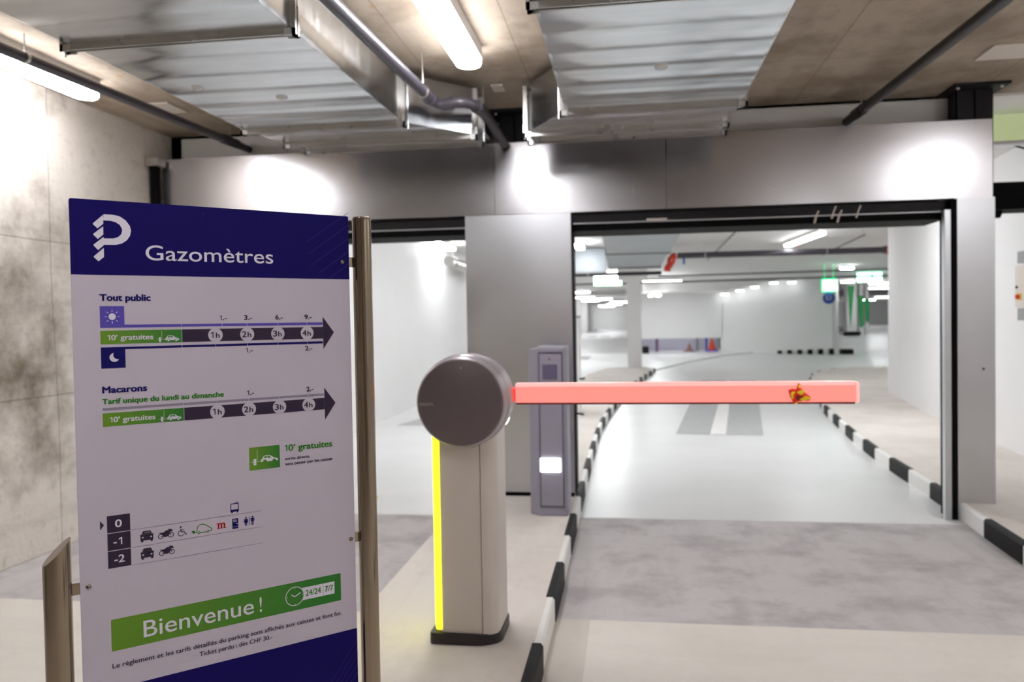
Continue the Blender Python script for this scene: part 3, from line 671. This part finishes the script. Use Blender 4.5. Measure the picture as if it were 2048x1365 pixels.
# header and footer
q = MB(); pts = [(u*1000, (TOPZ-z)*1000) for u, z in rounded([(0, TOPZ), (.55, TOPZ)], [0, 0])]
hd = rounded([(0, 0), (550, 0), (550, 141), (0, 141)], [4, 4, 0, 0], 4); poly(q, hd); put(q, 'header_band', 'sign_blue')
q = MB(); rect(q, 0, 930.5, 550, 1195); put(q, 'footer_band', 'sign_blue')
q = MB()
for i, (x0, y0) in enumerate([(455, 60), (455, 88), (462, 112), (480, 128), (505, 138)]): line(q, x0, y0, 549, y0-(549-x0)*.72, 1.1)
for i in range(5): line(q, 470+i*14, 1060, 549, 1060-(79-i*14)*1.3, 1.1)
put(q, 'diagonal_lines', 'sign_blue_line')
# P emblem
q = MB()
outer = [(57.5, 26.5), (73, 26.5), (85, 29), (95, 36), (102, 46), (104, 55), (102, 65), (96, 74), (87, 80.5), (76, 83.5), (56, 84)]
inner = [(56, 38), (68, 38), (77, 40), (84.5, 45), (88, 52), (88.5, 56), (86.5, 63), (81, 68.5), (73, 71.5), (62, 72), (56, 72)]
for i in range(len(outer)-1): poly(q, [outer[i], outer[i+1], inner[i+1], inner[i]], 2)
for pts in ([(57.5, 26.5), (39, 44.5), (39, 46.5), (46.5, 53.5), (56.3, 44.6), (56.3, 30)], [(56, 49.3), (39, 64.3), (39, 66), (46.5, 73.6), (56, 64.6)], [(56, 69.4), (39, 84.3), (39, 86), (46.3, 94.4), (56, 85.4), (57, 72)], [(56, 90), (39, 106.2), (39, 108), (46.5, 115.5), (56, 107)]): poly(q, pts, 2)
put(q, 'emblem', 'print_white')
text('Gazomètres', 129, 110.5, 249, 28.5, 'print_white', .008)
text('Tout public', 47, 189.5, 88, 11.8, 'print_navy', .068)
text('Macarons', 47, 364.5, 77, 11.8, 'print_navy', .068)
text('Tarif unique du lundi au dimanche', 46, 385.5, 223, 9.8, 'print_green_text', .06)
# day and night pictograms and bars
q = MB(); poly(q, [(46, 200), (88, 200), (88, 235.5), (484, 236.5), (484, 242), (88, 241), (46, 241)]); put(q, 'day_bar', 'print_violet')
q = MB(); circ(q, 67, 220, 6.2)
for k in range(8):
    a = PI*k/4; line(q, 67+9*math.cos(a), 220+9*math.sin(a), 67+13*math.cos(a), 220+13*math.sin(a), 1.1)
put(q, 'sun_pictogram', 'print_white')
q = MB(); poly(q, [(46, 278), (484, 278), (484, 283), (88, 282.5), (88, 318), (46, 318)]); put(q, 'night_bar', 'print_navy')
q = MB(); outr = []; inr = []
for k in range(17):
    a = math.radians(100+k*232/16); outr.append((69+8.6*math.cos(a), 297.5-8.6*math.sin(a)))
p0, p1 = outr[0], outr[-1]
for k in range(17):
    f = k/16; mid = ((p0[0]+p1[0])/2-0, (p0[1]+p1[1])/2)
    x = p0[0]+(p1[0]-p0[0])*f; y = p0[1]+(p1[1]-p0[1])*f; bul = 4*f*(1-f)*5.0
    d = Vector((p1[0]-p0[0], p1[1]-p0[1])).normalized(); nn = Vector((d.y, -d.x)); nn = nn if nn.x-nn.y < 0 else -nn
    inr.append((x+nn.x*bul*.9, y+nn.y*bul*.9))
for i in range(16): poly(q, [outr[i], outr[i+1], inr[i+1], inr[i]], 2)
put(q, 'moon_pictogram', 'print_white')
def small_car(q, u, v, s, lay=3):
    """side view of a car (white), u,v = lower left, s = length"""
    k = s/26.0; P_ = lambda L_: [(u+a*k, v-b*k) for a, b in L_]
    poly(q, P_([(0, 2.2), (0, 5.5), (2.5, 7.5), (20, 7.2), (25, 5.6), (26, 4.6), (26, 2.2)]), lay)
    poly(q, P_([(2, 7.2), (4.5, 10.8), (6.5, 11.6), (12.5, 11.6), (15, 10.6), (20, 7.2)]), lay)
def car_details(q, u, v, s, lay=4):
    k = s/26.0; P_ = lambda L_: [(u+a*k, v-b*k) for a, b in L_]
    poly(q, P_([(4.2, 7.4), (5.8, 10.4), (8.8, 10.6), (8.8, 7.4)]), lay); poly(q, P_([(9.8, 7.4), (9.8, 10.6), (12.4, 10.4), (16.5, 7.4)]), lay)
    for x in (6, 20.5): circ(q, u+x*k, v-2.2*k, 3.1*k, lay, 16)
def car_wheels(q, u, v, s, lay=5):
    k = s/26.0
    for x in (6, 20.5): circ(q, u+x*k, v-2.2*k, 2.2*k, lay, 16)
def barrier_icon(q, u, v, k, lay=3):
    rect(q, u, v-10*k, u+4.3*k, v, lay); rect(q, u-4*k, v-5.5*k, u+12*k, v-5*k, lay)
    for j in range(5): rect(q, u+5.6*k, v-(11.2+3.0*j)*k, u+6.4*k, v-(9.4+3.0*j)*k, lay)
    rect(q, u+5.8*k, v-9.4*k, u+6.2*k, v-6*k, lay)
HOURS = [256, 320, 384.5, 449]
for (v0, name) in ((246.5, 'hour_arrow'), (403, 'hour_arrow')):
    q = MB(); rect(q, 192, v0, 485, v0+25.5); poly(q, [(485, v0-22.5), (510.5, v0+12.5), (485.5, v0+48.5)]); put(q, name, 'print_dark')
    q = MB(); rect(q, 46, v0, 191, v0+25.5); put(q, 'green_bar', 'print_green_bar')
    for u in HOURS: q = MB(); circ(q, u, v0+12.7, 14.4, 2, 36); put(q, 'hour_disc', 'sign_white')
    for u, s_ in zip(HOURS, '1234'):
        one(u-9.5, v0+18.5, 12, 'print_dark', .17, 3) if s_ == '1' else text(s_, u-10.5, v0+18.5, 8.6, 12, 'print_dark', .035, 3)
        text('h', u+.8, v0+18.5, 7.2, 10.5, 'print_dark', .035, 3)
    one(57.8, v0+18, 9.8, 'print_white'); text('0’ gratuites', 64.5, v0+18, 73.5, 9.8, 'print_white', .035)
    q = MB(); barrier_icon(q, 148.5, v0+24, .92); small_car(q, 160, v0+23, 26); put(q, 'car_and_barrier_pictogram', 'print_white')
    q = MB(); car_details(q, 160, v0+23, 26); put(q, 'car_windows', 'print_green_bar')
    q = MB(); car_wheels(q, 160, v0+23, 26); put(q, 'car_wheels', 'print_white')
q = MB(); rect(q, 46, 393, 484, 398); put(q, 'grey_bar', 'print_grey')
q = MB()
for u in (191, 269.5, 320, 385, 449): line(q, u, 234.5, u, 244, .5, 3)
for u in (191, 256, 320, 384, 449): line(q, u, 277, u, 285.5, .5, 3); line(q, u, 391.5, u, 400, .5, 3)
put(q, 'tick_marks', 'print_white')
for s_, u, v in (('1.-', 265, 229), ('3.-', 315, 229), ('6.-', 380, 229), ('9.-', 444, 229), ('1.-', 316, 297), ('2.-', 444, 297), ('1.-', 316.5, 386), ('2.-', 444.5, 386)):
    if s_[0] == '1': one(u, v, 9.4, 'print_dark', .17); text('.-', u+6.8, v, 7.5, 9.4, 'print_dark', .05)
    else: text(s_, u, v, 15.5, 9.4, 'print_dark', .05)
# free exit notice
q = MB(); poly(q, rounded([(318, 496.5), (382.5, 496.5), (382.5, 544.5), (318, 544.5)], [2.5]*4, 4)); put(q, 'green_square', 'print_green_icon')
q = MB(); barrier_icon(q, 326.5, 534.5, 1.35, 2); small_car(q, 342, 532, 36, 2); put(q, 'car_and_barrier_pictogram', 'print_white')
q = MB(); car_details(q, 342, 532, 36, 3); put(q, 'car_windows', 'print_green_icon')
q = MB(); car_wheels(q, 342, 532, 36, 4); put(q, 'car_wheels', 'print_green_icon')
one(393, 511.5, 13, 'print_green_text', .18); text('0’ gratuites', 402, 511.5, 98, 13, 'print_green_text', .045)
text('sortie directe,', 394, 531, 55, 6.1, 'print_dark', .04)
text('sans passer par les caisses', 394, 542, 106, 6.1, 'print_dark', .04)
# floor table
for v0, s_, u, wd in ((599, '0', 62, 11), (633, '-1', 59, 16), (667, '-2', 59, 17.5)):
    q = MB(); rect(q, 48, v0, 88, v0+32.5); put(q, 'level_square', 'print_dark'); (text('-', 58.5, v0+23, 5, 14, 'print_white', .03), one(67, v0+23, 13.5, 'print_white', .16)) if s_ == '-1' else text(s_, u, v0+23, wd, 14, 'print_white', .03)
q = MB(); poly(q, [(36, 606), (43, 615), (36, 624)]); put(q, 'pointer', 'print_dark')
q = MB()
for v in (631.6, 665.6, 700): rect(q, 89, v, 342.5, v+.45)
put(q, 'table_lines', 'print_dark')
def front_car(u, v):
    q = MB(); rect(q, u, v-13, u+23, v-3); poly(q, [(u+1, v-12), (u+5, v-21.5), (u+18, v-21.5), (u+22, v-12)])
    rect(q, u+1, v-4, u+5, v); rect(q, u+18, v-4, u+22, v); rect(q, u-.8, v-14.5, u+2, v-12.8); rect(q, u+21, v-14.5, u+23.8, v-12.8)
    o = put(q, 'car_pictogram', 'print_dark')
    q = MB(); poly(q, [(u+4, v-13), (u+6.6, v-19.5), (u+16.4, v-19.5), (u+19, v-13)]); circ(q, u+4, v-9, 1.7); circ(q, u+19, v-9, 1.7)
    put(q, 'car_windows', 'sign_white')
def moto(u, v):
    q = MB(); ring(q, u+5.2, v-5.2, 4.4, 1.5, 1); ring(q, u+24, v-5.6, 4.6, 1.5, 1)
    poly(q, [(u+.5, v-13), (u+7, v-12.2), (u+11, v-13), (u+16, v-16.2), (u+20, v-15.2), (u+22, v-11), (u+19, v-5), (u+16, v-2.6), (u+10.5, v-3.4), (u+9, v-7), (u+6, v-9.8)])
    line(q, u+19, v-14, u+24, v-5.6, 1.8, 1); line(q, u+20, v-18, u+22.5, v-13, 2, 1); line(q, u+24, v-16.5, u+27.5, v-13, 1.6, 1); line(q, u+5.2, v-5.2, u+11, v-6, 1.5, 1)
    poly(q, [(u+19, v-17), (u+25, v-17.5), (u+26.5, v-12.5), (u+21, v-11.5)])
    put(q, 'motorcycle_pictogram', 'print_dark')
front_car(105.5, 659); front_car(105.5, 693); moto(137, 658.5); moto(138, 692)
q = MB(); circ(q, 179.5, 640.5, 1.9, 1, 14); thick([(179.5, 643.5), (180, 650.5), (186, 650.8), (188.6, 656.5), (191, 655.6)], 1.7, q, 1); line(q, 180, 646.6, 185.5, 646.8, 1.3, 1); ring(q, 180, 652.8, 5.6, 1.4, 1, 20, .35, PI*1.45)
put(q, 'wheelchair_pictogram', 'print_dark')
q = MB(); thick([(201, 655), (205, 656), (209.5, 656.5), (210.5, 651), (211.5, 646), (215, 642.5), (220, 641), (226, 642.8), (233, 648), (239, 653), (238.6, 656), (235, 657.5)], 1.5, q, 1)
thick([(216.5, 658), (228.5, 658)], 1.5, q, 1); ring(q, 214, 657.6, 2.2, 1.3, 1, 14); ring(q, 231.5, 657.6, 2.2, 1.3, 1, 14); poly(q, [(200.5, 652.5), (205.5, 652), (207, 656.5), (204, 658.5)]); line(q, 199.5, 653, 202, 654, .8, 1); line(q, 200, 656, 203, 656, .8, 1)
put(q, 'electric_car_pictogram', 'print_green_text')
# red serif m, drawn as strokes
q = MB()
for x in (250.5, 256.3, 262.3): rect(q, x+.3, 646.5, x+3.3, 655.5)
for x in (249.3, 255.3, 261.3): rect(q, x, 654.6, x+5.4, 655.9)
rect(q, 248.6, 644.6, 253.5, 645.9); rect(q, 250.8, 645, 253.8, 650)
for x in (253.5, 259.5): ring(q, x+2.6, 648.6, 3.1, 2.1, 1, 10, -PI*.9, 0)
poly(q, [(264, 654.6), (268.2, 654.6), (268.2, 655.9), (264, 655.9)])
put(q, 'metro_letter', 'print_red')
q = MB(); thick([(277.8, 609), (277.8, 624), (293.2, 624), (293.2, 609), (277.8, 609)], 1.6, q, 1); rect(q, 277.5, 621, 293.5, 625.5); rect(q, 278.6, 625.5, 281.6, 628); rect(q, 289.6, 625.5, 292.6, 628); line(q, 285, 608.5, 290.5, 606, .9, 1); line(q, 289.5, 608.5, 293.5, 605.5, .9, 1)
put(q, 'tram_pictogram', 'print_navy')
q = MB(); rect(q, 280, 640, 292, 661); put(q, 'pay_machine_pictogram', 'print_navy')
q = MB()
for i in range(4):
    for j in range(3): rect(q, 282+i*1.9, 642+j*1.9, 283.2+i*1.9, 643.2+j*1.9, 2)
rect(q, 287, 650, 291, 651.3, 2); rect(q, 281, 656.5, 291, 657, 2); put(q, 'pay_machine_keys', 'sign_white')
def person(q, u, v, skirt):
    circ(q, u, v-17.2, 1.6, 1, 12)
    if skirt: poly(q, [(u-1.6, v-15), (u+1.6, v-15), (u+4, v-5.8), (u-4, v-5.8)])
    else: rect(q, u-2.4, v-15, u+2.4, v-7)
    rect(q, u-4, v-14.6, u-2.9, v-8.5); rect(q, u+2.9, v-14.6, u+4, v-8.5); rect(q, u-1.9, v-7, u-.4, v); rect(q, u+.4, v-7, u+1.9, v)
q = MB(); person(q, 308, 658.5, True); person(q, 321.5, 658.5, False); rect(q, 314.3, 641, 315.4, 658.5); put(q, 'toilet_pictogram', 'print_navy')
# welcome banner
q = MB(); poly(q, rounded([(50, 798), (513.5, 798), (513.5, 859), (50, 859)], [2.5]*4, 4)); put(q, 'green_banner', 'print_green_banner')
text('Bienvenue', 106.5, 845, 213, 32, 'print_white', .006); text('!', 332, 845, 4.4, 30.5, 'print_white', 0)
q = MB(); ring(q, 408, 828, 20, 1.5, 3, 48); thick([(401, 824), (407.5, 829), (421, 822.5)], 1.9, q, 3)
for k in range(4):
    a = PI*k/2; line(q, 408+16*math.cos(a), 828+16*math.sin(a), 408+19*math.cos(a), 828+19*math.sin(a), 1, 3)
put(q, 'clock_pictogram', 'print_white')
q = MB(); rect(q, 424, 813.5, 471.4, 840.5); rect(q, 472.2, 813.5, 498.5, 840.5); put(q, 'hours_field', 'print_white')
q = MB(); circ(q, 408, 828, 19.4, 2, 40); put(q, 'clock_face', 'print_green_banner')
for ob in list(panel.children):
    if ob.name.startswith('hours_field'):
        for p in ob.data.vertices: p.co.y -= .00012
text('24/24', 432, 832.5, 34.5, 12.4, 'print_green_text', .02, 3); text('7/7', 476.5, 832.5, 18.5, 12.4, 'print_green_text', .02, 3)
text('Le règlement et les tarifs détaillés du parking sont affichés aux caisses et font foi.', 50.5, 891.5, 463, 8.8, 'print_dark', .022)
text('Ticket perdu : dès CHF 30.-', 209, 908.5, 148, 8.8, 'print_dark', .022)
q = MB()
for (u, v, r) in ((238, 14, 1.6), (236, 20, 1.0), (234, 27, .9)): circ(q, u, v, r, 2, 8)
put(q, 'paint_flecks', 'sign_blue_line')
# posts, brackets, screws
def post(u, top, r, slant):
    k = MB(); seg = 40; V = []; zt = TOPZ-top/1000
    for j in range(2):
        for i in range(seg):
            a = 2*PI*i/seg; x, y = r*math.cos(a), r*math.sin(a)
            V.append((u/1000+x, y+.002, .12 if j == 0 else zt+slant*x))
    k.add(V, [(i, (i+1) % seg, seg+(i+1) % seg, seg+i) for i in range(seg)], True); k.add(V[seg:], [tuple(range(seg))]); k.add(V[:seg], [tuple(range(seg-1, -1, -1))])
    return k.build('post', 'brushed_stainless', t, local=True)
pr = post(583, 6, .0214, 0); plft = post(-36.5, 652, .0235, 1.0)
MB().lathe([(.0001, 0), (.0185, 0), (.0214, -.0015), (.0214, -.0045), (.0205, -.0055)], (.583, .002, TOPZ), 'z', 40).build('post_cap', 'brushed_stainless', pr, local=True)
for u0_, u1, v, pp in ((547, 566, 102, pr), (547, 567, 725, pr), (-18, 6, 729, plft)):
    q = MB(); q.prism([(u0_/1000, TOPZ-(v-11)/1000), (u1/1000, TOPZ-(v-11)/1000), (u1/1000, TOPZ-(v+11)/1000), (u0_/1000, TOPZ-(v+11)/1000)], .0045, .0105, 1)
    q.build('bracket', 'brushed_stainless', pp, local=True, bevel=.001)
    ue = u1 if u0_ > 100 else u0_
    MB().prism([((ue-3)/1000, TOPZ-(v-12)/1000), ((ue+4)/1000, TOPZ-(v-12)/1000), ((ue+4)/1000, TOPZ-(v+12)/1000), ((ue-3)/1000, TOPZ-(v+12)/1000)], -.004, .0125, 1).build('weld_plate', 'brushed_stainless', pp, local=True, bevel=.001)
for u, v in ((534.5, 102), (540, 726), (14, 727)):
    q = MB(); q.lathe([(.0001, -.0022), (.0035, -.002), (.0047, -.0008), (.0049, 0)], (u/1000, 0, TOPZ-v/1000), seg=20); q.build('screw', 'brushed_stainless', panel, local=True)
    MB().obox((u/1000, -.0023, TOPZ-v/1000), .0078, .0004, .0011, 0, ('Y', -.5)).build('screw_slot', 'print_dark', panel, local=True)
SY = bpy.data.objects['cap']
# maker's lettering on the barrier head
cu = bpy.data.curves.new('lettering', 'FONT'); cu.body = 'SKIDATA'; cu.size = .0155; cu.offset = .0002
o = bpy.data.objects.new('tmp', cu); COL.objects.link(o); bpy.context.view_layer.update()
me = bpy.data.meshes.new_from_object(o); bpy.data.objects.remove(o)
xs = [p.co.x for p in me.vertices]; sx = .058/(max(xs)-min(xs))
base = Vector((-.70, 3.35, .12))
for p in me.vertices: p.co = Vector(((p.co.x-min(xs))*sx-.826, 3.0793, p.co.y+1.125))-base
me.materials.clear(); me.materials.append(MATS['cap_rim'])
o = bpy.data.objects.new('lettering', me); COL.objects.link(o); o.parent = bpy.data.objects['parking_barrier']

# ================================================================== FLOOR MARKINGS AND BACKGROUND THINGS
def quadstrip(Lp, Rp, z=.003):
    q = MB(); n = len(Lp); V = [(*p, z) for p in Lp]+[(*p, z) for p in Rp]+[(*p, -.01) for p in Lp]+[(*p, -.01) for p in Rp]
    for i in range(n-1): q.add([V[i], V[n+i], V[n+i+1], V[i+1]], [(0, 1, 2, 3)])
    return q
t = thing('road_marking', 'grey painted patch with a white stripe on the right lane beyond the boom', 'road marking', (1.1, 10.2, 0))
q = quadstrip([(.585, 10.25), (1.024, 13.85), (1.727, 19.2)], [(1.002, 10.213), (1.502, 13.84), (2.27, 19.16)]); q.add(*[(lambda z: (z.v, z.f))(quadstrip([(1.198, 10.218), (1.683, 13.84), (2.36, 19.16)], [(1.639, 10.142), (2.173, 13.83), (2.93, 19.1)]))][0])
q.build('grey_field', 'floor_paint_grey', t)
quadstrip([(1.002, 10.213), (1.502, 13.84), (2.27, 19.16)], [(1.198, 10.218), (1.683, 13.84), (2.36, 19.16)]).build('white_stripe', 'kerb_white', t)
for i, (x, y, sx, sy) in enumerate([(-1.75, 31.5, .5, 2.6), (-1.9, 44, .5, 3), (-1.2, 43.5, .5, 3)]):
    z = 0 if y < 35 else .6
    B(x-sx/2, x+sx/2, y-sy/2, y+sy/2, z+.001, z+.006).build('road_marking', 'floor_paint_grey', None, label=['nearest', 'left one of the two farthest', 'right one of the two farthest'][i]+' grey patch on the floor left of the white pillar', category='road marking')
quadstrip([(-3.3, 11.0), (-3.0, 13.0)], [(-2.5, 11.0), (-2.5, 13.0)]).build('road_marking', 'floor_paint_grey', None, label='grey patch on the left lane floor behind the barrier head', category='road marking')
MB().tube([(.6, 22.6, .002), (2.07, 27.57, .002), (3.77, 32.2, .002), (5.2, 34.5, .002)], .035, 6).build('floor_joint', 'floor_paint_grey', fl)
t = thing('pillar', 'white concrete pillar at the end of the island beyond the gate', 'pillar', (.18, 23.4, .0))
B(-.02, .385, 23.2, 23.7, 0, 3.03).build('shaft', 'white_paint', t, bevel=.01)
B(-.28, .58, 23.1, 23.8, 2.62, 3.03).build('head', 'white_ceiling', t)
t = thing('lit_sign', 'white lit box sign left of the pillar head', 'sign', (-.7, 26, 2.7))
B(-1.05, -.2, 26, 26.1, 2.62, 2.98).build('light_box', 'lamp_far', t); B(-1.07, -.18, 26.1, 26.14, 2.6, 3.0).build('case', 'exit_green_glow', t)
t = thing('wall_cabinet', 'narrow white cabinet behind the right edge of the wide column', 'cabinet', (-.8, 11.7, .12))
B(-.95, -.70, 11.5, 11.9, .12, 1.5).build('body', 'white_paint', t, bevel=.01); B(-.955, -.695, 11.49, 11.91, 1.5, 1.53).build('top', 'panel_grey', t)
MB().tube([(-.7, 11.55, .62), (-.66, 11.5, .62), (-.62, 11.5, .63)], .015, 8).build('handle', 'black_steel', t)
# pilasters far left
for i, (y, lab) in enumerate([(44, 'nearest'), (52, 'second'), (60, 'third'), (68, 'farthest')]):
    B(-3.675, -3.0, y, y+.6, .6, 3.03).build('pilaster', 'white_paint', None, label=lab+' white pilaster on the far left background wall', category='pilaster')
# exit sign and round sign
t = thing('exit_sign', 'glowing green exit sign hanging in the background right', 'sign', (5.98, 25, 2.4))
B(5.80, 6.17, 24.95, 25.0, 2.24, 2.56).build('lit_face', 'exit_glow', t); B(5.765, 6.205, 25.0, 25.05, 2.205, 2.60).build('case', 'exit_green_glow', t)  # oversized glowing case paints the green halo around the lit face
for x in (5.86, 6.11): MB().tube([(x, 25.02, 2.57), (x, 25.02, 3.03)], .01, 6).build('hanger_rod', 'exit_green_glow', t)
t = thing('round_sign', 'round blue sign with a white symbol under the green exit sign', 'sign', (5.98, 25, 2.06))
MB().lathe([(.0001, -.01), (.175, -.01), (.175, .01), (.0001, .01)], (5.97, 25, 2.02), seg=28).build('disc', 'sign_round_blue', t)
q = MB(); q.box(5.89, 5.92, 24.975, 24.985, 1.96, 2.09); q.box(5.89, 6.0, 24.975, 24.985, 1.96, 1.99); q.box(5.98, 6.05, 24.975, 24.985, 2.05, 2.08); q.box(6.02, 6.05, 24.975, 24.985, 1.97, 2.08); q.build('symbol', 'print_white', t)
t = thing('lit_sign', 'pair of greenish white lit signs on a beam near the right white wall', 'sign', (8.5, 30, 2.85))
B(8.15, 8.62, 30, 30.08, 2.68, 3.0).build('light_box', 'exit_glow', t); B(8.7, 8.98, 30, 30.08, 2.68, 3.0).build('light_box', 'exit_glow', t)
# green marked columns
t = thing('painted_column', 'white column with a green tapering wedge, left of the three green ones', 'column', (10.6, 40, .6))
B(10.38, 10.82, 40, 40.5, .6, 3.03).build('shaft', 'white_paint', t); MB().prism([(10.4, 2.93), (10.72, 2.93), (10.53, .95)], 39.98, 40, 1).build('green_wedge', 'paint_green', t)
B(10.2, 10.9, 39.6, 40.0, .6, .74).build('kerb_foot', 'kerb_black', t)
t = thing('painted_column', 'green tapering column in the middle of the three green ones', 'column', (11.1, 40.4, .6))
B(11.06, 11.22, 40.42, 40.7, .6, 3.03).build('shaft', 'white_paint', t); MB().prism([(10.96, 2.45), (11.24, 2.45), (11.21, .95), (11.08, .95)], 40.38, 40.42, 1).build('green_board', 'paint_green', t)
t = thing('painted_column', 'green column nearest the right white wall', 'column', (11.4, 40.4, .6))
B(11.36, 11.48, 40.44, 40.7, .6, 3.03).build('shaft', 'white_paint', t); MB().prism([(11.3, 2.3), (11.52, 2.3), (11.49, 1.2), (11.36, 1.2)], 40.4, 40.44, 1).build('green_board', 'paint_green', t)
t = thing('painted_column', 'plain white column just right of the washed wall end', 'column', (8.9, 36, .2))
B(8.78, 8.98, 36, 36.3, .1, 3.03).build('shaft', 'white_paint', t)
B(13, 13.8, 84, 84.5, 0.6, 3.0).build('wall_panel', 'white_ceiling', None, label='pale panel on the far grey wall between the green columns', category='panel')
# low opening items
t = thing('post', 'purple post standing in the low opening', 'post', (1.35, 37.2, 0)); B(1.25, 1.38, 37.2, 37.3, 0, 2.9).build('shaft', 'purple_post', t)
t = thing('post', 'grey post standing in the low opening before the cones', 'post', (3.15, 37.2, 0)); B(3.08, 3.2, 37.2, 37.3, 0, 2.9).build('shaft', 'panel_grey', t)
t = thing('post', 'slim blue post beside the orange cone in the low opening', 'post', (3.55, 37.2, 0)); B(3.5, 3.58, 37.2, 37.3, 0, 1.2).build('shaft', 'valve_blue', t)
t = thing('traffic_cone', 'brownish cone in the low opening', 'cone', (2.75, 36.9, 0)); MB().lathe([(.02, .38), (.16, .05)], (2.75, 36.9, 0), 'z', 12).build('body', 'cone_brown', t); B(2.5, 3.0, 36.7, 37.1, 0, .05).build('foot', 'cone_brown', t)
t = thing('traffic_cone', 'orange traffic cone at the right end of the low opening', 'cone', (3.75, 36.9, 0)); MB().lathe([(.02, .6), (.18, .06)], (3.75, 36.9, 0), 'z', 14).build('body', 'cone_orange', t); B(3.5, 4.0, 36.7, 37.1, 0, .06).build('foot', 'valve_blue', t)
B(.62, .9, 35.3, 35.6, 0, .3).build('kerb_stone', 'kerb_black', None, label='black block at the foot of the low opening beside the pillar', category='kerb')
t = thing('kerb', 'distant striped kerb in front of the washed background wall', 'kerb', (7.2, 33, 0))
for i in range(6):
    x = 6.0+i*.34; q = MB(); q.box(x, x+.16, 33.4-i*.25, 33.6-i*.25, 0, .13+.02*i); q.build('kerb_block', 'kerb_black', t)
    q = MB(); q.box(x+.16, x+.34, 33.4-i*.25, 33.6-i*.25, 0, .12+.02*i); q.build('kerb_block', 'kerb_white', t)
B(8.15, 8.62, 32.3, 32.7, 0, .2).build('kerb_stone', 'kerb_black', None, label='wide black block at the end of the washed background wall', category='kerb')
t = thing('cable_tie', 'small orange clip peeking out behind the right sign post', 'clip', (-2.2, 6.2, 0))
MB().tube([(-2.19, 6.30, .03), (-2.06, 6.30, .03)], .012, 8).build('clip_body', 'switch_yellow', t)
bpy.context.view_layer.update()
